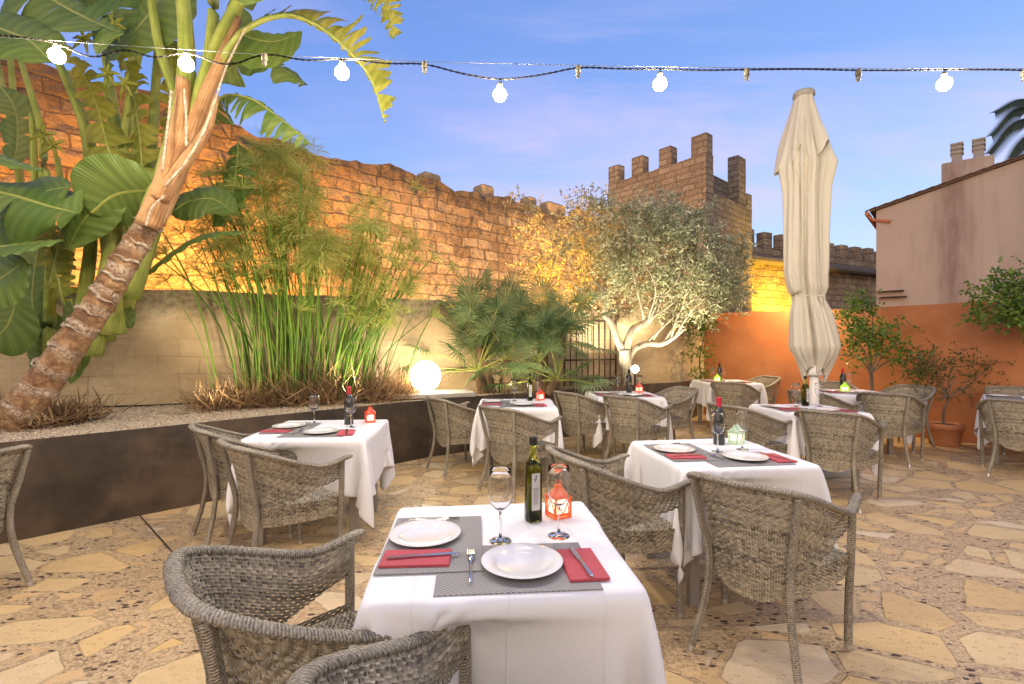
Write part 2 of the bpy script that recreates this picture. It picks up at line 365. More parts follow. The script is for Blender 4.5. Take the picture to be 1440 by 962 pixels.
def creamwall():
    t=NT('cream_block_wall'); uv=t.n('ShaderNodeUVMap').outputs[0]; sx=t.n('ShaderNodeSeparateXYZ',{0:uv})
    wob=t.n('ShaderNodeVectorMath',{0:t.noise(uv,3,2,out=1),3:.03},operation='SCALE').outputs[0]
    uw=t.n('ShaderNodeVectorMath',{0:uv,1:wob},operation='ADD').outputs[0]
    br=t.n('ShaderNodeTexBrick',{'Vector':uw,'Scale':1.,'Mortar Size':.008,'Mortar Smooth':.5,'Brick Width':.42,'Row Height':.21,'Bias':0.,'Color1':(.0,.0,.0,1),'Color2':(1,1,1,1)})
    bc=t.n('ShaderNodeSeparateColor',{0:br.outputs['Color']}).outputs[0]
    n=t.noise(uv,1.3,6,.62); n2=t.noise(t.n('ShaderNodeMapping',{'Vector':uv,'Scale':(1,3.5,1)}).outputs[0],4,6,.7)
    c=t.ramp(n,[(.3,(.46,.32,.17)),(.52,(.66,.50,.29)),(.72,(.80,.68,.46))])
    c=t.mix(t.math('MULTIPLY_ADD',bc,.22,0.),c,(.46,.33,.19))
    c=t.mix(t.math('MULTIPLY_ADD',n2,1.6,-.62,clamp=True),c,(.45,.32,.18))
    ms=t.ramp(t.noise(uv,.7,2),[(.46,0.),(.62,1.)]); mort=t.math('MULTIPLY',br.outputs['Fac'],ms); c=t.mix(t.math('MULTIPLY',mort,.55),c,(.24,.16,.09))
    # weathered top band: real stains; colour also darkens towards the foot
    z=t.math('ADD',sx.outputs[1],t.math('MULTIPLY_ADD',t.noise(uv,3.,5,.7),.5,-.25))
    top=t.math('MULTIPLY',t.math('SUBTRACT',z,1.68),7.,clamp=True)
    c=t.mix(t.math('MULTIPLY',top,.8),c,t.ramp(t.noise(uv,16,4),[(.35,(.10,.08,.045)),(.65,(.34,.28,.17))]))
    ft=t.math('MULTIPLY',t.math('SUBTRACT',.92,z),4.,clamp=True); c=t.mix(t.math('MULTIPLY',ft,.45),c,(.26,.20,.10))
    h=t.math('MULTIPLY_ADD',mort,-.5,t.noise(uv,10,6,.7))
    return t.done(t.bsdf(Base_Color=c,Roughness=.9,Normal=t.bump(h,.55,.02)))
M['cream']=creamwall()
def orangewall():
    t=NT('orange_render'); co=t.coord(); uv=t.n('ShaderNodeUVMap').outputs[0]
    n=t.noise(uv,.9,6,.62); n2=t.noise(uv,5,6,.65)
    c=t.ramp(n,[(.3,(.36,.125,.045)),(.52,(.49,.185,.065)),(.75,(.57,.25,.11))])
    c=t.mix(t.math('MULTIPLY_ADD',n2,1.1,-.45,clamp=True),c,(.36,.11,.04))
    return t.done(t.bsdf(Base_Color=c,Roughness=.85,Normal=t.bump(t.noise(uv,30,5),.3,.006)))
M['orange']=orangewall()
def housewall():
    t=NT('pink_render'); co=t.coord(); n=t.noise(co,.5,6,.6); st=t.noise(t.coord(scale=(2.5,2.5,.35)),1.6,5,.65)
    c=t.ramp(n,[(.3,(.43,.34,.265)),(.7,(.53,.435,.345))]); c=t.mix(t.math('MULTIPLY_ADD',st,1.5,-.72,clamp=True),c,(.27,.19,.15)); sx=t.n('ShaderNodeSeparateXYZ',{0:co}).outputs; mk=t.math('MULTIPLY',t.math('SUBTRACT',1.,t.math('MULTIPLY',t.math('ABSOLUTE',t.math('SUBTRACT',sx[0],9.82)),2.6),clamp=True),t.ramp(st,[(.35,.15),(.6,.8)])); c=t.mix(mk,c,(.24,.165,.13))
    return t.done(t.bsdf(Base_Color=c,Roughness=.9,Normal=t.bump(t.noise(co,12,4),.2,.01)))
M['house']=housewall()
M['tile']=simple('clay_tile',(.20,.135,.10),.8,.35,6,bump=.3)
M['terracotta']=simple('terracotta',(.50,.20,.09),.8,.18,9,bump=.2)
M['iron']=simple('rusty_iron',(.055,.032,.02),.7,.3,20)
M['concrete']=simple('pale_concrete',(.36,.33,.28),.8,.2,9,bump=.3)
M['canvas']=simple('cream_canvas',(.56,.515,.41),.85,.06,5,bump=.15)
M['polewhite']=simple('white_pole',(.72,.68,.62),.35,.05,5)
def stone(name,c1,c2,c3,bw,rh,disp=1.,mk=.5,crest=99.):
    t=NT(name); uv=t.n('ShaderNodeUVMap').outputs[0]
    wob=t.n('ShaderNodeVectorMath',{0:t.noise(uv,1.6,3,out=1),3:.30*disp},operation='SCALE').outputs[0]
    uw=t.n('ShaderNodeVectorMath',{0:uv,1:wob},operation='ADD').outputs[0]
    br=t.n('ShaderNodeTexBrick',{'Vector':uw,'Scale':1.,'Mortar Size':.035,'Mortar Smooth':.7,'Brick Width':bw,'Row Height':rh,'Color1':(0,0,0,1),'Color2':(1,1,1,1)},squash=1.3,squash_frequency=3,offset=.45)
    bc=t.n('ShaderNodeSeparateColor',{0:br.outputs['Color']}).outputs[0]
    n=t.noise(uv,.7,5,.6); pit=t.noise(uv,7,6,.75); pit2=t.noise(uv,22,4,.7)
    f=t.math('MULTIPLY_ADD',bc,.38,t.math('MULTIPLY',n,.75)); c=t.ramp(f,[(.25,c1),(.55,c2),(.85,c3)])
    hole=t.math('MULTIPLY_ADD',pit,-9.,4.25,clamp=True); c=t.mix(t.math('MULTIPLY',hole,.7),c,tuple(x*.25 for x in c1))
    c=t.mix(t.math('MULTIPLY_ADD',pit2,1.4,-.6,clamp=True),c,tuple(x*.55 for x in c2))
    mo=t.math('MULTIPLY',br.outputs['Fac'],t.ramp(t.noise(uv,1.3,3),[(.3,.35),(.6,1.)]))
    c=t.mix(t.math('MULTIPLY',mo,mk),c,tuple(x*.3 for x in c1))
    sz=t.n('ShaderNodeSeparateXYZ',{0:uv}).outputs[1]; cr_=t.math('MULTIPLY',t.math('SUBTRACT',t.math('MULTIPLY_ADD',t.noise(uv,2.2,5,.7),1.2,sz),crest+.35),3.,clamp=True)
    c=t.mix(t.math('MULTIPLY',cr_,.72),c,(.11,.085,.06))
    h=t.math('MULTIPLY_ADD',mo,-.7,t.math('MULTIPLY_ADD',pit,2.0,t.math('MULTIPLY',pit2,.4)))
    return t.done(t.bsdf(Base_Color=c,Roughness=.95,Normal=t.bump(h,1.,.10)))
M['fort']=stone('fortress_rubble',(.24,.165,.095),(.43,.315,.19),(.60,.48,.31),.66,.34,.75,.30,6.2)
M['tower']=stone('tower_ashlar',(.24,.195,.145),(.35,.285,.21),(.46,.39,.295),.58,.25,.3,.3,9.4)
M['roofdark']=simple('dark_coping',(.10,.085,.075),.9,.4,4,bump=.5)
# ============================================================ THE CHAIR
def cr(xs, ys, x):
    """smooth interpolation through the points"""
    xs=np.array(xs,float); ys=np.array(ys,float); m=np.gradient(ys,xs)
    i=np.clip(np.searchsorted(xs,x)-1,0,len(xs)-2); h=xs[i+1]-xs[i]; t=(x-xs[i])/h
    return (2*t**3-3*t**2+1)*ys[i]+(t**3-2*t**2+t)*h*m[i]+(-2*t**3+3*t**2)*ys[i+1]+(t**3-t**2)*h*m[i+1]
SS=[0,.2,.36,.5,.64,.8,1.0]
RX=[0,.125,.208,.262,.294,.306,.306]; RY=[-.290,-.282,-.248,-.155,-.02,.125,.285]; RZ=[.812,.814,.806,.768,.712,.668,.696]
LX=[0,.095,.160,.204,.242,.272,.290]; LY=[-.195,-.193,-.178,-.125,-.01,.13,.262]; LZ=[.425,.425,.425,.435,.475,.525,.570]
def curve(s, X, Y, Z):
    a=np.abs(s); return np.stack([np.sign(s)*cr(SS,X,a),cr(SS,Y,a),cr(SS,Z,a)],-1)
rim=lambda s: curve(s,RX,RY,RZ)
low=lambda s: curve(s,LX,LY,LZ)
def shell(s,h):
    a=rim(s); b=low(s); d=b-a; Ht=np.linalg.norm(d,axis=-1,keepdims=True); q=h[...,None]/Ht
    p=a+d*q; n=p*[1,1,0]; n=n/np.maximum(np.linalg.norm(n,axis=-1,keepdims=True),1e-6)
    return p+n*(-.028*np.sin(np.clip(q,0,1)*math.pi)), n          # slight inward belly
Vs=[];Qs=[];Us=[];
def ribbon(C,Wd,Nn,wid,crown,u=None,v=0.):
    """C centre pts, Wd width dir, Nn outward dir -> 3 vert wide strip"""
    k=len(C)
    if k<2: return
    b=sum(len(v_) for v_ in Vs); uu=np.arange(k)*.3 if u is None else u; Us.append(np.repeat(np.stack([uu,np.full(k,v)],-1),3,0))
    V=np.stack([C-Wd*wid/2-Nn*crown,C+Nn*crown*.6,C+Wd*wid/2-Nn*crown],1).reshape(-1,3); Vs.append(V)
    i=np.arange(k-1)[:,None]*3
    Q=np.concatenate([i+[[0,1,4,3]],i+[[1,2,5,4]]]); Qs.append(Q+b)
def weave(surf,u0,u1,rows,stake,valid,wid,amp=.0030,dirv=None,n=None):
    us=np.linspace(u0,u1,n); 
    for j,h in enumerate(rows):
        hh=np.full_like(us,h); p,nn=surf(us,hh)
        L=np.concatenate([[0],np.cumsum(np.linalg.norm(np.diff(p,axis=0),axis=1))])
        ph=np.sin(math.pi*L/stake+math.pi*(j%2)); p=p+nn*(amp*ph)[:,None]
        ok=valid(us,h); p2,_=surf(us,hh+.004); w=p2-p+nn*(amp*ph)[:,None]; w/=np.linalg.norm(w,axis=1,keepdims=True)+1e-9
        idx=np.where(ok)[0]
        if len(idx)<2: continue
        for seg in np.split(idx,np.where(np.diff(idx)>1)[0]+1): ribbon(p[seg],w[seg],nn[seg],wid,.0013,L[seg]/stake+j%2+.001,j*1.37+.1)
def flush(name,mat,parent):
    V=np.concatenate(Vs);Q=np.concatenate(Qs);U=np.concatenate(Us);Vs.clear();Qs.clear();Us.clear()
    return arr_mesh(name,V,Q,mat,parent,True,uv=U)
CH=empty('wicker_armchair','grey brown woven wicker armchair','chair')
# back and arm panel
def hmax(s):
    return np.linalg.norm(rim(s)-low(s),axis=-1)
weave(shell,-1,1,np.arange(.010,.43,.0104),.0175,lambda u,h:h<hmax(u)-.002,.0102,amp=.0042,n=400)
for s in np.linspace(-.985,.985,84):                       # stakes
    Hs=float(hmax(np.array([s]))[0]); hs=np.linspace(0,Hs,max(3,int(Hs/.04)))
    p,nn=shell(np.full_like(hs,s),hs); t=np.array([-nn[0][1],nn[0][0],0.]); ribbon(p,np.tile(t,(len(hs),1)),nn,.0042,.0004)
flush('backrest',M['wicker'],CH)
# seat: pad top with rounded edge, apron
def seat_outline(s):          # s in [-1,1] from front right round the back to front left
    b=low(s)*[1,1,0]; return b
def padhalf(y): 
    a=np.linspace(0,1,60); b=low(a); return np.interp(y,b[:,1],b[:,0])
def pad(u,v):
    """u across -1..1, v metres from back over the front edge"""
    y0,y1=-.185,.285; r=.03; Ls=(y1-r)-y0
    y=np.where(v<Ls,y0+v,np.where(v<Ls+r*1.57,(y1-r)+r*np.sin((v-Ls)/r),y1)); z=np.where(v<Ls,0,np.where(v<Ls+r*1.57,-(r-r*np.cos((v-Ls)/r)),-r-(v-Ls-r*1.57)))
    hw=padhalf(np.minimum(y,.25))-.004; dome=.018*(1-u**2)*np.clip(1-((y-.05)/.25)**2,0,1)-.018*np.abs(u)**6
    p=np.stack([u*hw,y,.455+z+dome],-1)
    e=np.clip((v-Ls)/(r*1.57),0,1); n=np.stack([0*y,np.sin(e*1.57),np.cos(e*1.57)],-1); return p,n
weave(pad,-1,1,np.arange(0,.545,.0088),.0155,lambda u,h:np.ones_like(u,bool),.0086,n=150)
for u in np.linspace(-.97,.97,34):
    v=np.linspace(0,.54,34); p,nn=pad(np.full_like(v,u),v); ribbon(p-nn*.001,np.tile([1.,0,0],(len(v),1)),nn,.0050,.0003)
# apron round the sides and back
def apron(s,h):
    b=low(s)*[1,1,0]; b=b*[1.0,1.0,0]+[0,0,0]; n=b/np.maximum(np.linalg.norm(b,axis=-1,keepdims=True),1e-6)
    b=b+n*(.004-.05*np.clip(h/.2,0,1)[...,None]*.5); b[...,2]=.458-h; return b,n
adep=lambda u:.115+.055*np.cos(np.clip(np.abs(u)/.36,0,1)*math.pi*.5)**1
weave(apron,-.985,.985,np.arange(0,.18,.0088),.0155,lambda u,h:h<adep(u),.0086,n=360)
for s in np.linspace(-.98,.98,80):
    hs=np.linspace(0,float(adep(np.array([s]))[0]),4); p,nn=apron(np.full_like(hs,s),hs); t=np.array([-nn[0][1],nn[0][0],0.]); ribbon(p,np.tile(t,(4,1)),nn,.0045,.0004)
flush('seat',M['wicker'],CH)
# rim braid: rolls outwards over the panel edge
sr=np.linspace(-1.035,1.035,620); rp=rim(np.clip(sr,-1,1)); 
ex=(np.abs(sr)-1).clip(0)[:,None]; tdir=np.array([[0,1.,.12]]); rp=rp+tdir*ex*.9
nn=rp*[1,1,0]; nn/=np.linalg.norm(nn,axis=1,keepdims=True); rp=rp+nn*.010+[0,0,.004]
rr=[.0155*(1-.45*max(0,(abs(s)-1.0)/.035)**2) for s in sr]
mod=lambda th,L: 1+.055*math.sin(3*th+L*2*math.pi/.021)+.055*math.sin(-3*th+L*2*math.pi/.017)
b=MB().tube(rp,rr,16,mod=mod,ell=(1.35,.92)); b.build('rim',M['wrap'],CH,True)
rmod=lambda th,L:1+.035*math.sin(L*2*math.pi/.0095+th)+.02*math.sin(th*3-L*500)
def legp(pts,r,n=150):
    k=np.linspace(0,1,len(pts)); pts=np.array(pts,float); t=np.linspace(0,1,n)
    return [tuple(cr(k,pts[:,a],t)[i] for a in range(3)) for i in range(n)]
for sx in(-1,1):
    pts=legp([(sx*.218,-.258,.795),(sx*.194,-.228,.62),(sx*.170,-.194,.44),(sx*.180,-.210,.25),(sx*.222,-.262,.028)],0)
    l=MB().tube(pts,.0165,12,mod=rmod).build('leg',M['wrap'],CH,True)
    MB().tube([(sx*.2215,-.2615,.034),(sx*.226,-.271,.0)],[.0155,.0145],12).build('foot_cap',M['cap'],l)
    pts=legp([(sx*.300,.262,.685),(sx*.296,.262,.5),(sx*.288,.258,.25),(sx*.284,.262,.028)],0)
    l=MB().tube(pts,.0175,12,mod=rmod).build('leg',M['wrap'],CH,True)
    MB().tube([(sx*.284,.262,.034),(sx*.284,.263,.0)],[.0162,.0152],12).build('foot_cap',M['cap'],l)

# ============================================================ TABLES, CLOTHS
def relax(L,a,N,zt,coll=False,rot=0.,off=(0,0),steps=330,seed=1):
    r=np.random.default_rng(seed); g=np.linspace(-L/2,L/2,N); X,Y=np.meshgrid(g,g,indexing='ij'); c,s=math.cos(rot),math.sin(rot)
    p=np.stack([X*c-Y*s+off[0],X*s+Y*c+off[1],np.full_like(X,zt)],-1); p[...,2]+=.0; h=L/(N-1)
    out=(np.abs(p[...,0])>a)|(np.abs(p[...,1])>a); p[...,2]-=np.where(out,.01+.012*r.random(X.shape),0)
    p[...,:2]+=(r.random(X.shape+(2,))-.5)*.004*out[...,None]
    low_=np.sin(X*9+seed)*np.cos(Y*8+2*seed)*.01; p[...,2]+=np.where(out,low_,0)
    fix=(np.abs(p[...,0])<a-.001)&(np.abs(p[...,1])<a-.001); p0=p.copy(); prev=p.copy()
    w=np.where(fix,0.,1.)[...,None]
    def con(A,B,rest,k):
        for st in (0,1): pass
    def solve(sa,sb,rest,k):
        d=p[sb]-p[sa]; l=np.linalg.norm(d,axis=-1,keepdims=True)+1e-9; wa,wb=w[sa],w[sb]; ws=wa+wb+1e-9
        q=d*(l-rest)/l*k/ws; p[sa]+=wa*q; p[sb]-=wb*q
    S=slice
    def sets(di,dj):
        o=[]
        for par in (0,1):
            for par2 in ((0,1) if di and dj else (0,)):
                if di and not dj: o.append(((S(par*di,None),),di,dj))
        return o
    def pairs(di,dj):
        res=[]
        n=N
        if dj<0: ja,jb=S(-dj,n),S(0,n+dj)
        else: ja,jb=S(0,n-dj),S(dj,n)
        ia,ib=S(0,n-di),S(di,n)
        return (ia,ja),(ib,jb)
    def jac(di,dj,rest,k):
        sa,sb=pairs(di,dj); d=p[sb]-p[sa]; l=np.linalg.norm(d,axis=-1,keepdims=True)+1e-9; ws=w[sa]+w[sb]+1e-9
        q=d*(l-rest)/l*k/ws; D=np.zeros_like(p); D[sa]+=w[sa]*q; D[sb]-=w[sb]*q; return D
    def gs(axis,st,rest,k):
        n=N
        for par in range(2*st if st==1 else 2*st):
            idx=np.arange(n-st); idx=idx[(idx//st)%2==(par%2)] if par<2 else idx[:0]
            if len(idx)==0: continue
            if axis==0: A=p[idx];B=p[idx+st];wa=w[idx];wb=w[idx+st]
            else: A=p[:,idx];B=p[:,idx+st];wa=w[:,idx];wb=w[:,idx+st]
            d=B-A;l=np.linalg.norm(d,axis=-1,keepdims=True)+1e-9;q=d*(l-rest)/l*k/(wa+wb+1e-9)
            if axis==0: p[idx]=A+wa*q;p[idx+st]=B-wb*q
            else: p[:,idx]=A+wa*q;p[:,idx+st]=B-wb*q
    dirv=np.array([.742,.67]);nv=np.array([-.67,.742]);A0=np.array([-.42,-.63]);Lc=.47
    for it in range(steps):
        v=(p-prev)*.965; prev=p.copy(); p=p+v*w; p[...,2]-=.00045*w[...,0]
        for k in range(7):
            gs(0,1,h,1);gs(1,1,h,1)
            D=jac(1,1,h*1.4142,.30)+jac(1,-1,h*1.4142,.30); p=p+D
            D=jac(2,0,2*h,.06)+jac(0,2,2*h,.06); p=p+D
        ins=(np.abs(p[...,0])<a)&(np.abs(p[...,1])<a)&(p[...,2]<zt)&(p[...,2]>zt-.07)
        mx=np.maximum(np.abs(p[...,0]),np.abs(p[...,1])); top=zt-p[...,2]; sd=a-mx
        up=ins&(top<=sd+.002); p[...,2]=np.where(up,zt,p[...,2])
        si=ins&~up; bx=np.abs(p[...,0])>=np.abs(p[...,1])
        p[...,0]=np.where(si&bx,np.sign(p[...,0])*a,p[...,0]); p[...,1]=np.where(si&~bx,np.sign(p[...,1])*a,p[...,1])
        if coll:
            q=p[...,:2]-A0; al=q@dirv; ds=q@nv; m=(p[...,2]<.685)&(al>-.1)&(al<Lc)&(ds<.035)&(ds>-.25)
            p[...,:2]+=np.where(m,(.035-ds)*.5,0)[...,None]*nv
        p=np.where(fix[...,None],p0,p)
    # tiny scallop of the hem
    return p
def cloth_mesh(name,p,parent=None,**kw):
    n=p.shape[0]; i=np.arange(n*n).reshape(n,n); Q=np.stack([i[:-1,:-1],i[1:,:-1],i[1:,1:],i[:-1,1:]],-1).reshape(-1,4)
    o=arr_mesh(name,p.reshape(-1,3),Q,M['cloth'],parent,True,**kw)
    m=o.modifiers.new('sub','SUBSURF'); m.levels=1; m.render_levels=1
    m=o.modifiers.new('thick','SOLIDIFY'); m.thickness=.0016; m.offset=1
    return o
ZT=.752
TA=.385
PA=relax(1.54,TA+.004,74,ZT,True,rot=.02,off=(.0,.01),seed=3)
PB=relax(1.54,TA+.004,66,ZT,False,rot=-.05,off=(.01,.0),seed=5)
def make_table(hx=TA,hy=TA):
    t=empty('dining_table','square table','table')
    MB().box((0,0,.730),(2*hx-.03,2*hy-.03,.028),bev=.004).build('tabletop',M['taupe'],t)
    MB().box((0,0,.700),(2*hx-.14,2*hy-.14,.03)).build('apron_frame',M['taupe'],t)
    for i in(-1,1):
        for j in(-1,1): MB().box((i*(hx-.085),j*(hy-.085),.345),(.052,.052,.69),bev=.004).build('leg',M['taupe'],t)
    return t

# ============================================================ TABLEWARE
def plate():
    b=MB(); b.lathe([(0,.004),(.072,.004),(.077,.0055),(.082,.0098),(.100,.0128),(.1190,.0158),(.1210,.0150),(.119,.0125),(.100,.0095),(.078,.001),(.062,0),(.0,0)],56)
    o=b.build('plate',M['china'],None,True,cat='plate'); return o
def fork():
    o=MB(); pr=[(-.105,.0012),(-.10,.0035),(-.05,.0032),(.0,.0030),(.03,.0042),(.045,.0105),(.055,.0115),(.066,.0115)]
    V=[];Fc=[]
    for y,w in pr:
        z=.003+.004*max(0,(y-.02))/.08+(.004*(1-abs(y+.05)/.06) if abs(y+.05)<.06 else 0)
        V+=[(-w,y,z),(w,y,z),(w,y,z+.0022),(-w,y,z+.0022)]
    for i in range(len(pr)-1):
        for k in range(4): Fc.append((i*4+k,i*4+(k+1)%4,(i+1)*4+(k+1)%4,(i+1)*4+k))
    Fc+=[(3,2,1,0)]; o.add(V,Fc)
    for k in range(4): o.box((-.0096+k*.0064,.084,.0085),(.0030,.040,.0018),bev=.0005)
    return o.build('fork',M['steel'],None,True,cat='fork')
def knife():
    e=MB(); pr=[(-.11,.002,.003),(-.105,.0055,.004),(-.03,.0048,.004),(-.01,.0040,.0035),(.0,.0062,.0022),(.05,.0082,.0016),(.09,.0070,.0012),(.108,.0015,.001)]
    V=[];Fc=[]
    for i,(y,w,hh) in enumerate(pr):
        V+=[(-w,y,.002),(w,y,.002),(w,y,.002+hh),(-w,y,.002+hh)]
    for i in range(len(pr)-1):
        for k in range(4): Fc.append((i*4+k,i*4+(k+1)%4,(i+1)*4+(k+1)%4,(i+1)*4+k))
    Fc+=[(3,2,1,0),(28,29,30,31)]; e.add(V,Fc)
    return e.build('knife',M['steel'],None,cat='knife')
def napkin():
    b=MB(); 
    for k in range(3):
        b.box((.001*k,.0008*k,.0012+k*.0022),(.112-.001*k,.205-.0015*k,.0016),rz=.006*k)
    return b.build('napkin',M['napkin'],None,cat='napkin')
def placemat():
    b=MB(); n=24; V=[];uv=[]
    hx,hy=.225,.155
    top=[(x,y,.0028) for y in(-hy,hy) for x in(-hx,hx)]
    b.add([(-hx,-hy,.0028),(hx,-hy,.0028),(hx,hy,.0028),(-hx,hy,.0028),(-hx,-hy,0),(hx,-hy,0),(hx,hy,0),(-hx,hy,0)],[(0,1,2,3),(7,6,5,4),(0,4,5,1),(1,5,6,2),(2,6,7,3),(3,7,4,0)],[(-hx,-hy),(hx,-hy),(hx,hy),(-hx,hy)]*2)
    return b.build('placemat',M['placemat'],None,cat='placemat')
def wineglass():
    t=empty('wine_glass','clear stemmed wine glass','wine glass')
    # foot and stem
    MB().lathe([(0,.0),(.037,.0),(.0375,.0012),(.030,.003),(.012,.006),(.0055,.012),(.0040,.030),(.0038,.080),(.0048,.098),(.008,.104),(0,.106)],28).build('stem',M['glass'],t,True)
    out=[(.004,.1055),(.018,.1085),(.031,.122),(.0385,.142),(.0410,.162),(.0400,.190),(.0375,.215),(.0355,.238)]
    inn=[(r-.0011,z) for r,z in out[::-1][:-1]]; inn[-1]=(.0165,.1098)
    MB().lathe(out+[(.0350,.2387)]+inn+[(0,.1085)],36).build('bowl',M['glass'],t,True)
    return t
def oil_bottle():
    t=empty('olive_oil_bottle','olive oil bottle','bottle')
    sq=lambda th,i: (1/max(abs(math.cos(th)),abs(math.sin(th))))**.55 if i<=6 else 1
    MB().lathe([(0,.0),(.026,.0),(.029,.004),(.029,.07),(.029,.14),(.0285,.195),(.026,.210),(.016,.228),(.013,.242),(.0125,.275),(.014,.278),(.014,.284),(0,.284)],32,rad=sq).build('bottle_glass',M['green_glass'],t,True)
    MB().lathe([(0,.006),(.0245,.006),(.0245,.19),(.022,.203),(.010,.222),(0,.222)],24,rad=sq).build('oil',M['oil'],t,True)
    MB().lathe([(0,.282),(.0155,.282),(.0155,.308),(.0145,.311),(0,.311)],20).build('cap',M['black'],t,True)
    lb=MB().box((-.004,-.0312,.115),(.033,.0008,.135)).build('label',M['label'],t)
    ink=MB(); 
    tw=[(-.006,.150),(-.002,.158),(.002,.168),(.003,.176)]
    ink.tube([(x-.004,-.0320,z) for x,z in tw],.0006,5)
    for i,(x,z) in enumerate([(-.004,.156),(.001,.160),(-.001,.166),(.005,.170),(.0,.174),(-.006,.162)]): ink.box((x-.004,-.0320,z),(.006,.0006,.002),R3=Matrix.Rotation(.6*(-1)**i,3,'Y'))
    ink.build('emblem',M['ink'],lb); ink=MB(); ink.box((-.004,-.0319,.128),(.024,.0005,.0007)); 
    for k in range(5): ink.box((-.012+k*.004,-.0319,.0975),(.0007,.0005,.0605))
    ink.build('printed_text',M['ink'],lb)
    return t
def wine_bottle(cap):
    t=empty('wine_bottle','dark wine bottle','bottle')
    MB().lathe([(0,.0),(.034,.0),(.0365,.004),(.0370,.10),(.0370,.185),(.0345,.205),(.022,.228),(.0155,.245),(.0145,.262),(.0145,.296),(0,.296)],32).build('bottle_glass',M['wine_glass'],t,True)
    MB().lathe([(.0148,.236),(.0158,.240),(.0158,.290),(.0168,.292),(.0168,.302),(.0155,.3045),(0,.3045)],24,).build('foil_cap',cap,t,True)
    V=[];n=16
    lb=MB(); 
    prof=[(.0378,.055),(.0378,.145)]
    G=np.array([[(.0378*math.sin(a),-.0378*math.cos(a),z) for a in np.linspace(-1.2,1.2,17)] for z in(.055,.145)]); lb.grid(G)
    l=lb.build('label',M['label_dark'],t,True)
    for z,wd in((.128,.5),(.112,.8),(.100,.35),(.072,.6)):
        G=np.array([[(.0382*math.sin(a),-.0382*math.cos(a),z+dz) for a in np.linspace(-wd,wd,9)] for dz in(0,.0045 if z>.11 else .0025)]); g=MB(); g.grid(G); g.build('printed_line',M['gold'],l)
    return t
def lantern(paint):
    t=empty('candle_lantern','small candle lantern','lantern')
    w,hh=.033,.068; b=MB()
    b.box((0,0,.003),(.074,.074,.006),bev=.001)
    for i in(-1,1):
        for j in(-1,1): b.box((i*w,j*w,.006+hh/2),(.007,.007,hh))
    b.box((0,0,.006+hh+.003),(.078,.078,.006),bev=.001)
    for i in(-1,1):
        b.box((0,i*w,.014),(.060,.003,.010)); b.box((i*w,0,.014),(.003,.060,.010))
        b.box((0,i*w,.069),(.060,.003,.008)); b.box((i*w,0,.069),(.003,.060,.008))
        for q in(-1,1):
            b.box((q*.014,i*w,.042),(.004,.003,.050),R3=Matrix.Rotation(.5*q,3,'Y')); b.box((i*w,q*.014,.042),(.003,.004,.050),R3=Matrix.Rotation(.5*q,3,'X'))
    b.build('frame',paint,t)
    MB().lathe([(.044,.080),(.040,.086),(.026,.100),(.018,.110),(.016,.118),(.006,.122),(0,.123)],20).build('roof',paint,t,True)
    r=MB(); r.tube([(.012*math.cos(a),0,.124+.012*math.sin(a)) for a in np.linspace(-.6,3.74,14)],.0016,6); r.build('ring_handle',paint,t,True)
    MB().box((0,0,.041),(.052,.052,.060)).build('frosted_pane',M['glow'],t)
    return t
# ============================================================ TABLE GROUPS
#        key: centre, rot deg, half size, cloth, description
TABLES={
 'T1':((-.045,1.672),5.5,.985,PA,'table with the orange lantern'),
 'T2':((-1.46,3.83),3.5,1.10,PA,'table beside the steel planter'),
 'T3':((1.235,3.02),7,1.02,PA,'table with the pale green lantern'),
 'T4':((.05,5.42),1,1.06,PA,'table before the fan palms'),
 'T5':((1.42,6.35),2,1.04,PB,'table before the olive tree'),
 'T6':((3.6,8.38),0,1.08,PB,'table in the orange wall corner'),
 'T7':((2.95,4.98),4,.97,PB,'table just before the parasol'),
 'T8':((4.5,6.62),-4,1.04,PB,'table right behind the parasol'),
 'T9':((6.05,5.82),-42,1.0,PB,'table past the potted shrub'),
}
first_t=make_table(); used=False
cl_first={}
for k,(c,r,s,pc,d) in TABLES.items():
    t=place(first_t,(c[0],c[1],0),R(r),label=None,first=not used); 
    used=True; t.scale=(s*.972,s*.972,.987); t['label']='taupe metal legged '+d; t['group']='square dining tables on the terrace'
    key=id(pc)
    if key not in cl_first:
        o=cloth_mesh('tablecloth',pc,None,cat='tablecloth'); cl_first[key]=o
    else:
        o=cl_first[key].copy(); COL.objects.link(o)
    o.location=(c[0],c[1],0.003); o.rotation_euler=(0,0,R(r)); o.scale=(s,s,1)
    o['label']='white cloth draped over the '+d; o['group']='white tablecloths'
protos={}
def proto(key,fn,*a):
    if key not in protos: protos[key]=[fn(*a),False]
    q=protos[key]; 
    if not q[1]: q[1]=True; return q[0]
    return copy_tree(q[0])
GRP={'plate':'white plates','fork':'steel forks','knife':'steel knives','napkin':'red paper napkins','placemat':'woven grey placemats','wine_glass':'stemmed wine glasses'}
def put(key,fn,T,u,v,z,rot,label,args=(),zs=1,group=None,tilt=0):
    c,r,s,_,d=TABLES[T]; o=proto(key,fn,*args); a=R(r)
    su=s if s<1.0 else 1+(s-1)*.5
    x=c[0]+(u*math.cos(a)-v*math.sin(a))*su; y=c[1]+(u*math.sin(a)+v*math.cos(a))*su
    o.location=(x,y,z); o.rotation_euler=(tilt,0,a+R(rot)); o['label']=label; o['group']=group or GRP.get(key.split(':')[0]); 
    if o['group'] is None: del o['group']
    return o
Z0=ZT+.0055
LAY={}
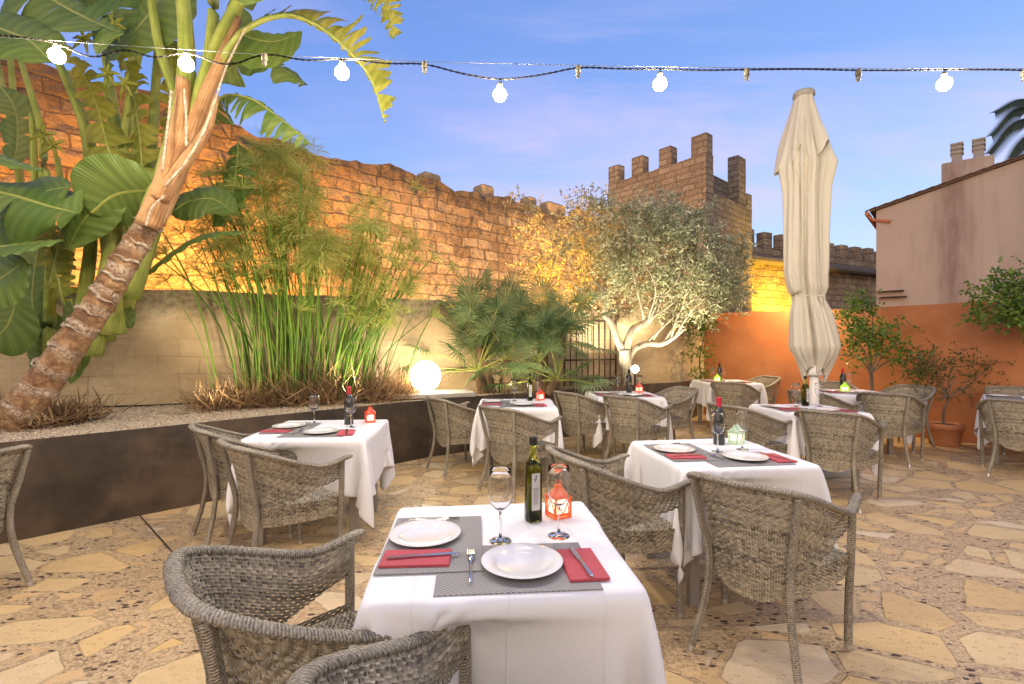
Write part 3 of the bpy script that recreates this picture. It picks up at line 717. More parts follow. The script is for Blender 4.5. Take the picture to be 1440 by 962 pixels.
def lay(T,bottle,lant,lcol,g1=(.005,-.015),g2=(.21,.011),bt=(.142,.166),lt=(.25,.195),drop=()):
    d=TABLES[T][4]; j=lambda a:random.uniform(-a,a)
    put('placemat',placemat,T,.036+j(.01),-.212,Z0,j(1),'woven grey placemat along the front edge of the '+d)
    put('placemat',placemat,T,-.215,.0+j(.01)-.012,Z0+.0035,90+j(1.5),'woven grey placemat laid sideways on the '+d)
    put('plate',plate,T,.055+j(.01),-.213,Z0+.0065,0,'round white plate on the front placemat of the '+d)
    put('plate',plate,T,-.250,.035+j(.01),Z0+.0065,50,'round white plate on the sideways placemat of the '+d)
    if 'small' in drop: return
    put('napkin',napkin,T,.232,-.228,Z0+.0035,4+j(4),'folded red napkin right of the front plate on the '+d)
    put('napkin',napkin,T,-.262,-.148,Z0+.0070,87+j(3),'folded red napkin beside the sideways plate on the '+d)
    put('knife',knife,T,.232,-.215,Z0+.0110,10+j(6),'steel knife on the front napkin of the '+d)
    put('knife',knife,T,-.240,-.146,Z0+.0145,-84+j(4),'steel knife across the sideways napkin of the '+d)
    put('fork',fork,T,-.098,-.215,Z0+.0075,2+j(4),'steel fork between the two plates on the '+d)
    put('fork',fork,T,-.240,.172,Z0+.0075,-86+j(5),'steel fork beyond the sideways plate on the '+d)
    put('wine_glass',wineglass,T,*g1,Z0,j(180),'clear wine glass in the middle of the '+d)
    put('wine_glass',wineglass,T,*g2,Z0,j(180),'clear wine glass near the lantern on the '+d) if g2 else None
    if bottle=='oil': put('oil',oil_bottle,T,*bt,Z0,18,'green olive oil bottle with cream label on the '+d,group='bottles on the tables')
    if bottle=='wine': put('wine',wine_bottle,T,*bt,Z0,15,'dark red wine bottle with red foil on the '+d,args=(M['redcap'],),group='bottles on the tables')
    if bottle=='dark': put('dark',wine_bottle,T,*bt,Z0,15,'plain dark bottle with black cap on the '+d,args=(M['black'],),group='bottles on the tables')
    if lant: put('lantern:'+lant,lantern,T,*lt,Z0,22,lcol+' candle lantern on the '+d,args=(M[lant],),group='candle lanterns on the tables')
lay('T1','oil','l_orange','orange',lt=(.245,.205))
lay('T2','wine','l_red','bright red',g1=(-.13,.22),g2=(.2,.03),bt=(.15,.16),lt=(.29,.25))
lay('T3','wine','l_white','pale green',g2=(.19,.03),bt=(.13,.19),lt=(.26,.21))
lay('T4','oil','l_red','red',g1=(-.02,.18),g2=(.24,.19),bt=(.15,.2),lt=(.27,.26))
lay('T5','dark','l_red','red glowing',g1=(-.02,.2),bt=(.12,.18),lt=(.26,.2))
lay('T6','dark','l_green','green glowing',g1=(-.16,.15),g2=(.05,.2),bt=(-.06,.1),lt=(-.16,-.05))
lay('T7','oil',None,'',g1=(-.02,.15),g2=(.22,.12),bt=(.1,.17))
lay('T8','wine','l_green','lime green',g1=(-.25,.2),g2=(.1,.2),bt=(-.02,.13),lt=(-.07,.0))
lay('T9',None,None,'',drop=('small',))

CHAIRS=[ # x,y,facing deg,label
 (-.615,1.44,39,'wicker armchair pulled half under the side of the table with the orange lantern'),
 (-.055,.965,52,'wicker armchair cut by the lower edge before the table with the orange lantern'),
 (1.17,2.32,45,'wicker armchair facing away before the table with the pale green lantern'),
 (.53,2.76,18,'wicker armchair between the orange lantern table and the pale green lantern table'),
 (-1.46,3.12,47,'wicker armchair facing away at the front of the table beside the planter'),
 (-1.99,3.66,41,'wicker armchair between the steel planter and the table beside it'),
 (-3.12,2.75,165,'wicker armchair cut by the picture edge in front of the planter'),
 (-.60,5.47,34,'wicker armchair at the globe lamp side of the table before the fan palms'),
 (.03,4.75,47,'wicker armchair facing away at the front of the table before the fan palms'),
 (.86,6.08,32,'wicker armchair between the fan palm table and the olive tree table'),
 (1.38,5.68,45,'wicker armchair facing away at the front of the table before the olive tree'),
 (2.03,6.42,200,'wicker armchair on the far right side of the table before the olive tree'),
 (3.36,7.55,50,'wicker armchair facing away at the table in the orange wall corner'),
 (4.22,8.55,195,'wicker armchair against the orange wall at the corner table'),
 (2.27,4.84,25,'wicker armchair behind the red capped bottle, at the parasol table'),
 (2.90,4.46,46,'wicker armchair facing away at the front of the table before the parasol'),
 (3.76,6.1,25,'wicker armchair just behind the parasol pole'),
 (4.52,5.97,45,'wicker armchair facing away beside the potted shrub'),
 (5.28,6.72,200,'wicker armchair nearest the terracotta pot against the orange wall'),
 (4.72,7.25,255,'wicker armchair behind the lime green lantern against the orange wall'),
 (5.38,5.29,45,'pale wicker armchair facing away at the table past the potted shrub'),
 (6.55,6.42,250,'wicker armchair mostly hidden behind the table past the potted shrub'),
]
for i,(x,y,f,l) in enumerate(CHAIRS):
    place(CH,(x,y,0),R(f-90),l,'wicker armchairs round the tables',first=(i==len(CHAIRS)-1))

# ============================================================ THE SETTING
def sheet(name,pts,z,mat,**kw): return MB().add([(x,y,z) for x,y in pts],[tuple(range(len(pts)))]).build(name,mat,None,**kw)
sheet('ground',[(-300,-300),(300,-300),(300,300),(-300,300)],-.02,M['soil'],kind='structure')
sheet('terrace_paving',[(-14,-6),(9,-6),(9,4.4),(3.6,9.9),(-1,9),(-14,3.5)],0,M['floor'],kind='structure')
# joint line across the paving
j=MB(); a=P(205,735,994/(735-481)); b_=P(258,795,994/(795-481)); d=(b_-a).normalized(); n=Vector((-d.y,d.x,0))*.006; e=a-d*.3; f=a+d*4.5
j.add([(e+n).to_tuple()[:2]+(.004,),(e-n).to_tuple()[:2]+(.004,),(f-n).to_tuple()[:2]+(.004,),(f+n).to_tuple()[:2]+(.004,)],[(0,1,2,3)])
j.build('paving_joint',M['soil'],None,kind='structure')
# planter front: thick steel sheets
PF=[(-6.0,1.05),(-2.72,4.40),(-1.03,6.14),(.9,7.50),(3.02,8.85),(3.55,9.55)]
PZ=.712
planter=empty('steel_planter','long raised planter of rusty brown steel sheets holding gravel','planter',(0,0,0))
for i in range(len(PF)-1):
    (x0,y0),(x1,y1)=PF[i],PF[i+1]; L=math.hypot(x1-x0,y1-y0); a=math.atan2(y1-y0,x1-x0)
    MB().box(((x0+x1)/2,(y0+y1)/2,PZ/2),(L-.004,.012,PZ),rz=a,bev=.002).build('steel_sheet',M['corten'],planter)
wallY=lambda x:7.86+.5*x
WX0,WX1=-9.0,3.75
def zg(x,y): return .685
gv=[(x,y) for x,y in PF]; poly=gv+[(WX1,wallY(WX1)),(WX0,wallY(WX0)),(WX0,-1.9)]
off=[(x-.01,y+.01) for x,y in PF]
sheet('gravel_bed',[(x,y) for x,y in off[:4]]+[(.2,7.96),(WX0,wallY(WX0)),(-9,-1.9)],.683,M['gravel'],kind='structure')
sheet('planting_soil',[off[3],off[4],off[5],(WX1,wallY(WX1)),(.2,7.96)],.66,M['soil'],kind='structure')
# loose pebbles
def pebbles():
    N=26000; xs=rng.uniform(-6,1.2,N*3); ys=rng.uniform(1.2,8.4,N*3)
    pf=np.array(PF); yf=np.interp(xs,pf[:,0],pf[:,1]); ok=(ys>yf+.02)&(ys<wallY(xs)-.02); xs,ys=xs[ok][:N],ys[ok][:N]; n=len(xs)
    r=rng.uniform(.004,.011,n); th=rng.uniform(0,6.28,n)
    o=np.array([(1,0,0),(0,1,0),(-1,0,0),(0,-1,0),(0,0,.7),(0,0,-.7)]); Fc=np.array([(0,1,4),(1,2,4),(2,3,4),(3,0,4),(1,0,5),(2,1,5),(3,2,5),(0,3,5)])
    V=o[None]*r[:,None,None]*rng.uniform(.6,1.3,(n,1,3)); c,s=np.cos(th)[:,None],np.sin(th)[:,None]
    X=V[...,0]*c-V[...,1]*s; Y=V[...,0]*s+V[...,1]*c
    V=np.stack([X+xs[:,None],Y+ys[:,None],V[...,2]+.684+r[:,None]*.4+rng.uniform(0,.006,n)[:,None]],-1).reshape(-1,3)
    Q=(Fc[None]+np.arange(n)[:,None,None]*6).reshape(-1,3)
    arr_mesh('gravel',V,Q,M['gravel'],None,False,kind='stuff')
pebbles()
def wall(name,p0,p1,z0,z1,th,mat,seg=.3,jag=0.,label=None,cat=None,top=None,relief=0.,seed=1):
    """vertical wall with real relief and uneven top; UV in metres"""
    r=np.random.default_rng(seed); p0=np.array(p0,float);p1=np.array(p1,float);L=np.linalg.norm(p1-p0);t=(p1-p0)/L;nrm=np.array([t[1],-t[0]])
    n=max(2,int(L/seg)); m=max(2,int((z1-z0)/seg)); us=np.linspace(0,L,n+1)
    zt=np.array([(top(u) if top else z1) for u in us])+ (r.random(n+1)-.5)*2*jag
    G=np.zeros((m+1,n+1,3));UV=np.zeros((m+1,n+1,2))
    for i in range(m+1):
        q=i/m; z=z0+(zt-z0)*q; d=(r.random(n+1)-.5)*2*relief if 0<i else 0
        G[i,:,0]=p0[0]+t[0]*us+nrm[0]*d; G[i,:,1]=p0[1]+t[1]*us+nrm[1]*d; G[i,:,2]=z; UV[i,:,0]=us; UV[i,:,1]=z
    b=MB(); b.grid(G,UV); Bk=G.copy(); Bk[...,0]-=nrm[0]*th; Bk[...,1]-=nrm[1]*th; b.grid(Bk[:,::-1],UV[:,::-1])
    T=np.stack([G[-1],Bk[-1]]); TU=np.stack([UV[-1],UV[-1]+[0,th]]); b.grid(T,TU)
    for e in(0,-1):
        E=np.stack([G[:,e],Bk[:,e]],1); EU=np.stack([UV[:,e],UV[:,e]+[th,0]],1); b.grid(E,EU)
    return b.build(name,mat,None,label=label,cat=cat)
wall('garden_wall',(WX0,wallY(WX0)),(WX1,wallY(WX1)),-.02,2.03,.3,M['cream'],.25,.012,'cream rendered block wall behind the planter with a mossy top','wall',relief=.004)
OL=lambda y:13.5-y
wall('orange_wall',(OL(9.78),9.78),(OL(1.5)-.0,1.5),-.02,1.965,.22,M['orange'],.5,.004,'orange rendered garden wall behind the far tables','wall',seed=4,
     top=lambda u:1.965-(.0 if u<3.9 else -.02)+(.012*math.sin(u*2.1)))
MB().tube([(x,wallY(x)-.10-.02*math.sin(x*3),.700+.006*math.sin(x*5)) for x in np.linspace(-6.4,-.9,60)],.011,7).build('irrigation_hose',M['black'],None,True,label='black irrigation hose lying on the gravel along the foot of the cream wall',cat='hose')
# fortress curtain wall
fd=Vector((1.086,1)).normalized(); f0=Vector((-4.66,14.))
q0=f0-fd*14; q1=f0+fd*12.2
def ftop(u):
    return 6.6+.10*math.sin(u*1.3)+.05*math.sin(u*4.1+1)+(.35 if u<11 else 0)
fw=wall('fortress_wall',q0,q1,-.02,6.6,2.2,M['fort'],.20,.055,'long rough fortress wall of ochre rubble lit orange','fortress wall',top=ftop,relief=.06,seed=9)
# surviving merlon stubs
for (u,w_,h_) in((19.35,.6,.5),(21.6,.5,.4),(23.0,1.1,.55),(24.7,.9,.4),(17.0,.7,.3)):
    p=q0+fd*u; a=math.atan2(fd.y,fd.x); n=Vector((-fd.y,fd.x))
    c=p+n*.45; b=MB(); b.box((c.x,c.y,ftop(u)+h_/2-.12),(w_,.6,h_+.2),rz=a+.05,bev=.08); b.build('stone_stub',M['fort'],fw)
# tower
tw=empty('castle_tower','square sandstone castle tower with tall merlons and an open back','tower')
A=np.array([7.8,20.]);Lf=5.0;df=np.array([-.796,1.])/math.hypot(.796,1.)*1.;B_=A+df*5.09;dr=np.array([1.086,1.])/math.hypot(1.086,1.);Cc=A+dr*3.9;D_=B_+dr*3.9
def tw_wall(p0,p1,z1,th,seed,name='wall'):
    o=wall(name,p0,p1,0,z1,th,M['tower'],.35,.02,seed=seed,relief=.015); o.parent=tw; return o
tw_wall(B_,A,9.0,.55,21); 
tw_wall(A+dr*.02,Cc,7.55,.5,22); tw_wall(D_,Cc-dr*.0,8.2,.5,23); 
def merlon(p,ax,w_,th,z0,z1,par,mat,name='merlon'):
    a=math.atan2(ax[1],ax[0]); b=MB(); b.box((0,0,(z1-z0)/2),(w_,th,z1-z0),bev=.03); o=b.build(name,mat,par); o.location=(p[0],p[1],z0); o.rotation_euler=(0,0,a)
    uvl=o.data.uv_layers.new(name='UVMap')
    for lp in o.data.loops:
        v=o.data.vertices[lp.vertex_index].co; uvl.data[lp.index].uv=(v.x+v.y+p[0],v.z)
    return o
inn=np.array([dr[0],dr[1]])*.27
for u,w_,zt in((.33,.70,9.88),(1.93,.62,9.85),(3.4,.62,9.88),(4.78,.62,9.84)):
    merlon(A+df*u+inn,df,w_,.5,8.85,zt,tw,M['tower'])
inr=df*.27
merlon(Cc-dr*.42+inr,dr,.80,.5,7.4,9.75,tw,M['tower']); merlon(A+dr*2.25+df*.62,dr,1.9,.35,7.3,8.62,tw,M['tower']); merlon(A+dr*1.05+df*.7,dr,.30,.3,7.3,9.05,tw,M['tower']); merlon(A+dr*.58+df*.75,dr,.22,.3,7.3,9.0,tw,M['tower'])
merlon(Cc+df*1.6-dr*.3,df,.7,.45,8.1,8.7,tw,M['tower'])
# lower curtain wall right of the tower
cd=Vector((1.886,1)).normalized(); c0=Vector((10.6,23.36)); c1=c0+cd*17
lw=wall('battlement_wall',c0,c1,0,6.05,1.,M['fort'],.4,.04,'lower battlemented curtain wall right of the tower','fortress wall',relief=.05,seed=12)
for i in range(13):
    p=c0+cd*(.95+i*1.32)-Vector((-cd.y,cd.x))*-.25; merlon((p.x,p.y),(cd.x,cd.y),.66-.08*random.random(),.45,5.95,6.78+.08*random.random(),lw,M['fort'])
MB().box(((c0.x+c1.x)/2+.12,(c0.y+c1.y)/2-.25,5.35),(17,.5,.35),rz=math.atan2(cd.y,cd.x),bev=.1).build('string_course',M['roofdark'],lw)
# house
hs=empty('plaster_house','pinkish plastered house gable with two chimney pots','house')
h0=Vector((8.78,12.)); hd=Vector((1.,-.9)).normalized(); nb=Vector((.9,1.)).normalized()
hz=lambda u:4.58+u*.258
b=MB(); Lh=7.
fr=[(h0.x,h0.y,0),(h0.x+hd.x*Lh,h0.y+hd.y*Lh,0),(h0.x+hd.x*Lh,h0.y+hd.y*Lh,hz(Lh)),(h0.x,h0.y,hz(0))]
bk=[(x+nb.x*6,y+nb.y*6,z) for x,y,z in fr]; b.add(fr+bk,[(0,1,2,3),(7,6,5,4),(0,3,7,4),(1,5,6,2)]); b.build('wall',M['house'],hs)
# roof slab with tiles seen edge on
b=MB(); a=math.atan2(hd.y,hd.x)
sl=[]
for (u,z) in((-.12,hz(-.12)+.015),(Lh+.2,hz(Lh+.2)+.015)):
    for w_ in(-.07,6.2):
        for dz in(0,.07): sl.append((h0.x+hd.x*u+nb.x*w_,h0.y+hd.y*u+nb.y*w_,z+dz))
b.add(sl,[(0,4,5,1),(2,3,7,6),(1,5,7,3),(0,2,6,4),(0,1,3,2),(4,6,7,5)]); rf=b.build('roof',M['tile'],hs)
b=MB()
for i in range(34):
    u=-.1+i*.21; p=h0+hd*u-nb*.085; b.box((p.x,p.y,hz(u)+.066),(.24,.08,.022),R3=Matrix.Rotation(a,3,'Z')@Matrix.Rotation(-math.atan(.258)-.08,3,'Y'),bev=.01)
b.build('verge_tiles',M['tile'],rf)
g=MB(); p=h0-hd*.17; pts=[(p.x+nb.x*w_,p.y+nb.y*w_,hz(0)-.06) for w_ in(-.12,6)]; g.tube(pts,.05,10); g.build('gutter',M['terracotta'],hs)
g=MB(); g.tube([(p.x,p.y,hz(0)-.08),(p.x+hd.x*.12,p.y+hd.y*.12,hz(0)-.22),(p.x+hd.x*.45-nb.x*.05,p.y+hd.y*.45-nb.y*.05,hz(0)-.30)],.035,8); g.build('downpipe',M['terracotta'],hs)
us=1.62; p=h0+hd*us+nb*.34; st=MB(); st.box((p.x,p.y,hz(us)+.02),(.86,.64,.85),rz=a,bev=.02); ck=st.build('chimney',M['house'],hs)
for du in(-.17,.19):
    q=h0+hd*(us+du)+nb*.3; c=MB(); z0=hz(us)+.44
    c.lathe([(.0,0),(.125,0),(.125,.20),(.16,.22),(.16,.25),(.12,.26),(.12,.30),(.16,.32),(.16,.35),(.12,.36),(.12,.40),(.155,.42),(.155,.46),(0,.47)],4,(q.x,q.y,z0)); c.build('chimney_pot',M['concrete'],ck)
for k,(u,z) in enumerate(((.28,2.62),(.33,2.48))):
    q=h0+hd*u-nb*.06; MB().box((q.x,q.y,z),(.5,.1,.03),rz=a).build('wire_bracket',M['iron'],hs)

# gate in front of the cream wall
gt=empty('iron_gate','tall rusty iron bar gate leaning in front of the cream wall','gate')
gy=lambda x:wallY(x)-.12
x0,x1=.86,1.80
for i in range(10):
    x=x0+(x1-x0)*i/9; MB().tube([(x,gy(x),.66),(x,gy(x),1.86+(.05 if i%2 else 0))],.011 if i not in(0,9) else .018,6).build('bar',M['iron'],gt)
for z in(.80,1.12,1.78): MB().box(((x0+x1)/2,gy((x0+x1)/2),z),(1.04,.012,.028),rz=math.atan(.5)).build('rail',M['iron'],gt)

# globe lamp and its slab
sp=P(598,533,6.5); ang=math.atan2(1.36,1.93)
MB().box((sp.x+.08,sp.y+.06,.735),(1.05,.52,.055),rz=R(18),bev=.006).build('concrete_slab',M['concrete'],None,label='pale concrete slab under the glowing globe lamp',cat='slab')
gl=empty('globe_lamp','glowing white globe lamp on the concrete slab','lamp',(sp.x,sp.y,.763))
MB().lathe([(0,0),(.09,0),(.09,.012),(.0,.014)],24).build('lamp_base',M['polewhite'],gl)
MB().lathe([(.2*math.sin(a),.212-.2*math.cos(a)) for a in np.linspace(.02,math.pi-.001,22)],36).build('globe',M['globe'],gl,True)
# garden lamp by the olive
bp=P(893,519,8.0)
bl=empty('bollard_lamp','small lit garden lamp on a stem in front of the olive trunk','lamp',(bp.x,bp.y,.66))
MB().tube([(0,0,0),(0,0,bp.z-.66-.06)],.018,8).build('stem',M['iron'],bl)
MB().lathe([(.062*math.sin(a),(bp.z-.66)-.062*math.cos(a)) for a in np.linspace(.02,math.pi-.01,12)],18).build('lamp_head',emis('garden_lamp_glow',(1,.86,.62),14.),bl,True)

# ============================================================ PARASOL
pc=P(1145,575,5.5)
pr=empty('closed_parasol','large closed cream parasol tied with a strap on a white pole','parasol',(pc.x,pc.y,0))
k=5.5/700
def sl_(G):
    G=G.copy(); G[...,0]*=.83; G[...,1]*=.86; return G
def lean(G):
    z=G[...,2]; G=G.copy(); G[...,0]-=.115*np.clip((z-1.15)/1.0,0,1)**1.3; return G
MB().box((0,0,.03),(.62,.62,.06),bev=.01).build('base',M['concrete'],pr)
MB().tube([(0,0,.06),(0,0,1.25)],.047,18).build('pole',M['polewhite'],pr,True)
MB().lathe([(.0,1.05),(.075,1.05),(.085,1.07),(.085,1.16),(.06,1.18),(0,1.18)],18).build('hub',M['polewhite'],pr,True)
for i in range(8):
    a=i*math.pi/4+.2; MB().tube([(math.cos(a)*.07,math.sin(a)*.07,1.12),(math.cos(a)*.13,math.sin(a)*.13,1.5)],.012,6).build('rib',M['polewhite'],pr)
MB().lathe([(0,4.12),(.10,4.12),(.11,4.13),(.11,4.165),(.095,4.185),(.05,4.195),(0,4.20)],20,(-.115,0,0)).build('finial',M['concrete'],pr,True)
def folds(prof,n,ph,amp,k2=(8,13,5),sharp=.6,hem=None,seed=0):
    """pleated cloth tube: prof [(r,z,ampl)]"""
    m=len(prof); G=np.zeros((m,n+1,3)); th=np.linspace(0,2*np.pi,n+1); rr=np.random.default_rng(seed); p=rr.uniform(0,6.28,6)
    for i,(r,z,am) in enumerate(prof):
        q=z*ph
        w=np.abs(np.sin(th*k2[0]/2+p[0]+.25*np.sin(q)))**sharp*.55+.28*np.sin(th*k2[1]+p[1]+q)+.22*np.sin(th*k2[2]+p[2]-q*.6)+.12*np.sin(th*21+p[3])
        R_=r*(1+am*(w-.3)); G[i,:,0]=R_*np.cos(th); G[i,:,1]=R_*np.sin(th); G[i,:,2]=z
        if hem is not None: G[i,:,2]+=hem(th,i/(m-1))
    G[:,-1]=G[:,0]; return G
def prof(pts,n):
    z=np.array([p[1] for p in pts],float); o=np.argsort(z); x=np.array(pts,float)[o]; zz=np.linspace(x[0,1],x[-1,1],n)
    return [(np.interp(v,x[:,1],x[:,0]),v,np.interp(v,x[:,1],x[:,2])) for v in zz]
zc=lambda py:H-(py-481)*k
main=prof([(.11,zc(534),.6),(.17,zc(512),.8),(.255,zc(488),.55),(.23,zc(465),.6),(.195,zc(440),.7),(.165,zc(422),.45),(.168,zc(416),.45),(.195,zc(406),.55),(.205,zc(380),.62),(.203,zc(320),.62),(.21,zc(270),.62),(.25,zc(235),.65),(.23,zc(220),.5),(.20,zc(205),.5),(.12,zc(160),.3)],150)
def hem0(th,q):
    s=(max(0,1-q/.10)); return s*(.20*np.abs(np.sin(th*2+.6))+.07*np.sin(th*3+1)-.04)
G=lean(sl_(folds(main,168,.9,.4,(7,5,3),.42,hem0,3))); b=MB(); b.grid(G); o=b.build('canopy',M['canvas'],pr,True)
m=o.modifiers.new('t','SOLIDIFY'); m.thickness=.003
vent=prof([(.098,zc(132),.10),(.13,zc(150),.2),(.170,zc(175),.4),(.205,zc(195),.55),(.225,zc(212),.60),(.235,zc(222),.6)],44)
def hem1(th,q):
    s=max(0,1-q/.5)**1.5; return -s*(.24*np.abs(np.sin(th*3+.3))**1.5-.10)
G=lean(sl_(folds(vent,144,.3,.4,(7,10,5),.6,hem1,8))); b=MB(); b.grid(G); o=b.build('vent_flap',M['canvas'],pr,True)
m=o.modifiers.new('t','SOLIDIFY'); m.thickness=.003
# loose panel that hangs over the strap on one side
G=np.zeros((30,9,3))
for i,py in enumerate(np.linspace(240,416,30)):
    for q in range(9):
        a=math.pi+.15+q*.085; r=.200+.012*math.sin(q*1.3+i*.1); G[i,q]=(r*math.cos(a),r*math.sin(a),zc(py)+(.004*q))
b=MB(); b.grid(lean(G)); o=b.build('loose_panel',M['canvas'],pr,True); m=o.modifiers.new('t','SOLIDIFY'); m.thickness=.003
b=MB(); b.tube([(.140*math.cos(a)-.045,.146*math.sin(a),zc(419)+.01*math.sin(a*2)) for a in np.linspace(0,6.28,40)],.011,8); 
b.tube([(-.06,-.165,zc(419)),(-.04,-.19,zc(424)),(-.03,-.18,zc(433)),(-.04,-.175,zc(444))],.008,6); b.tube([(-.06,-.165,zc(419)),(-.01,-.19,zc(417)),(-.005,-.19,zc(424)),(-.04,-.18,zc(421))],.008,6)
b.build('tie_strap',M['canvas'],pr,True)

# ============================================================ STRING LIGHTS
sl=empty('string_light','string of bulbs on a twisted cable across the top of the terrace','string light')
dd=lambda px:2.95+.0002*px
anch=[(-60,45),(30,52),(80,60),(130,85),(175,66),(215,84),(262,72),(320,95),(372,74),(430,86),(481,82),(540,90),(597,89),(650,104),(703,113),(760,106),(813,94),(870,97),(928,97),(990,99),(1050,98),(1130,97),(1207,99),(1270,99),(1328,98),(1400,98),(1440,99),(1520,98)]
xs=np.linspace(-60,1520,520); ys=np.interp(xs,[a[0] for a in anch],[a[1] for a in anch]); 
kk=np.ones(15)/15; ys=np.convolve(np.pad(ys,7,mode='edge'),kk,'valid')
for ph in (0,math.pi):
    pts=[]
    for i,(x,y) in enumerate(zip(xs,ys)):
        p=P(x,y,dd(x)); s=i*1.1+ph; pts.append(p+Vector((0,math.sin(s)*.0035,math.cos(s)*.0035)))
    MB().tube(pts,.0030,5).build('cable',M['cable'],sl,True)
MB().tube([P(x,y,dd(x)+.03) for x,y in((-60,48),(200,66),(372,77),(597,87),(813,92),(1050,96),(1207,96),(1520,97))],.0018,5).build('support_wire',M['wire'],sl)
BULBS=[(80,77),(262,89),(481,101),(703,132),(928,117),(1328,117)]
bpos=[]
for x,y in BULBS:
    p=P(x,y,dd(x)); bpos.append(p)
    s=MB(); s.lathe([(0,.072),(.012,.072),(.017,.060),(.018,.030),(.0,.030)],14,p); s.build('socket',M['socket'],sl,True)
    s=MB(); s.lathe([(.042*math.sin(a),-.006-.042*math.cos(a)) for a in np.linspace(.03,math.pi-.33,9)]+[(.012,.036)],16,p); s.build('bulb',M['bulb'],sl,True)
for x,y in [(372,84),(597,95),(813,101),(1050,105),(1207,106),(1440,106)]:
    p=P(x,y,dd(x)); s=MB(); s.lathe([(0,.040),(.010,.040),(.016,.034),(.018,.004),(.015,-.006),(0,-.006)],14,p); s.build('socket',M['socket'],sl,True)
    s=MB(); s.lathe([(.0,-.040),(.009,-.037),(.0135,-.028),(.0135,-.014),(.011,-.006),(0,-.006)],14,p); s.build('unlit_bulb',M['deadbulb'],sl,True)
# ============================================================ PLANTS
def spline(pts,n):
    pts=[np.array(p,float) for p in pts]; L=[0]
    for a,b in zip(pts,pts[1:]): L.append(L[-1]+np.linalg.norm(b-a))
    L=np.array(L)/L[-1]; t=np.linspace(0,1,n); A=np.array(pts)
    if len(pts)==2: return np.stack([np.interp(t,L,A[:,k]) for k in range(3)],-1)
    return np.stack([cr(L,A[:,k],t) for k in range(3)],-1)
def blade(mb,mid,W,up,split=0.,droop=.35,gap=.25,cols=6,seed=0,sides=(1,1),shape=(.75,.62),vshape=.15):
    """leaf blade round a midrib curve; torn into strips when split>0"""
    r=random.Random(seed); m=len(mid); mid=np.array(mid); tan=np.gradient(mid,axis=0); tan/=np.linalg.norm(tan,axis=1,keepdims=True)
    up=np.array(up,float); side=np.cross(tan,up); side/=np.linalg.norm(side,axis=1,keepdims=True)+1e-9; nn=np.cross(side,tan)
    Ls=np.concatenate([[0],np.cumsum(np.linalg.norm(np.diff(mid,axis=0),axis=1))])
    def at(A,t): 
        return np.array([np.interp(t*(m-1),np.arange(m),A[:,k]) for k in range(3)])
    wid=lambda t: W*max(0.,math.sin(math.pi*min(1,max(0,t))**shape[0]))**shape[1]
    for sg in (-1,1):
        sc_=sides[0 if sg<0 else 1]
        if sc_<=0: continue
        cuts=[0.]; 
        if split>0:
            while cuts[-1]<1: cuts.append(cuts[-1]+r.uniform(.5,1.5)*split)
            cuts[-1]=1.
        else: cuts=[0.,1.]
        for a,b in zip(cuts,cuts[1:]):
            nr=max(2,int((b-a)*m*1.2)+1); dr_=droop+(r.uniform(-.25,.35) if split else 0); tc=(a+b)/2; shr=r.uniform(.8,1.05) if split else 1; sw=r.uniform(-.02,.05) if split else 0
            V=[];U=[]
            for i in range(nr):
                t0=a+(b-a)*i/(nr-1)
                for c in range(cols+1):
                    f=c/cols; t=tc+(t0-tc)*(1-(gap*f**1.3 if split else 0))+sw*f
                    if split and f>.8: t=tc+(t-tc)*(1-(f-.8)*2.2)
                    t=min(1,max(0,t)); w=wid(t0)*sc_*shr; ang=vshape-dr_*f*1.6
                    p=at(mid,t)+at(side,t)*sg*w*f*math.cos(ang*.7)+at(nn,t)*w*f*math.sin(ang)+at(nn,t)*.008*math.sin(t*40+c)*f
                    V.append(p); U.append((np.interp(t*(m-1),np.arange(m),Ls),sg*f))
            Fc=[(i*(cols+1)+c,i*(cols+1)+c+1,(i+1)*(cols+1)+c+1,(i+1)*(cols+1)+c) for i in range(nr-1) for c in range(cols)]
            mb.add(V,Fc,U)
def bleaf(plant,pix,W,up=(0,-1,.25),d0=4.4,d1=None,split=0.,mat='banana',pet=None,stem=.02,name='leaf',**kw):
    """pix: midrib pixels base..tip; pet: petiole pixels up to the base"""
    d1=d1 if d1 is not None else d0; n=len(pix); pts=[P(x,y,d0+(d1-d0)*i/(n-1)) for i,(x,y) in enumerate(pix)]
    mid=spline(pts,34); mb=MB(); blade(mb,mid,W,up,split,seed=int(pix[0][0]*7+pix[-1][1]),**kw)
    o=mb.build(name,M[mat],plant,True)
    r=[stem*(1-.8*i/33) for i in range(34)]; 
    s=MB(); s.tube(mid-np.array(up)*.006,r,7)
    if pet:
        pp=[P(x,y,dz) for x,y,dz in pet]+[Vector(mid[0])]; q=spline(pp,16); s.tube(q,[stem*(2.4-1.4*i/15) for i in range(16)],9,ell=(1.0,.7))
    s.build('petiole',M['petiole'],plant,True)
    return o
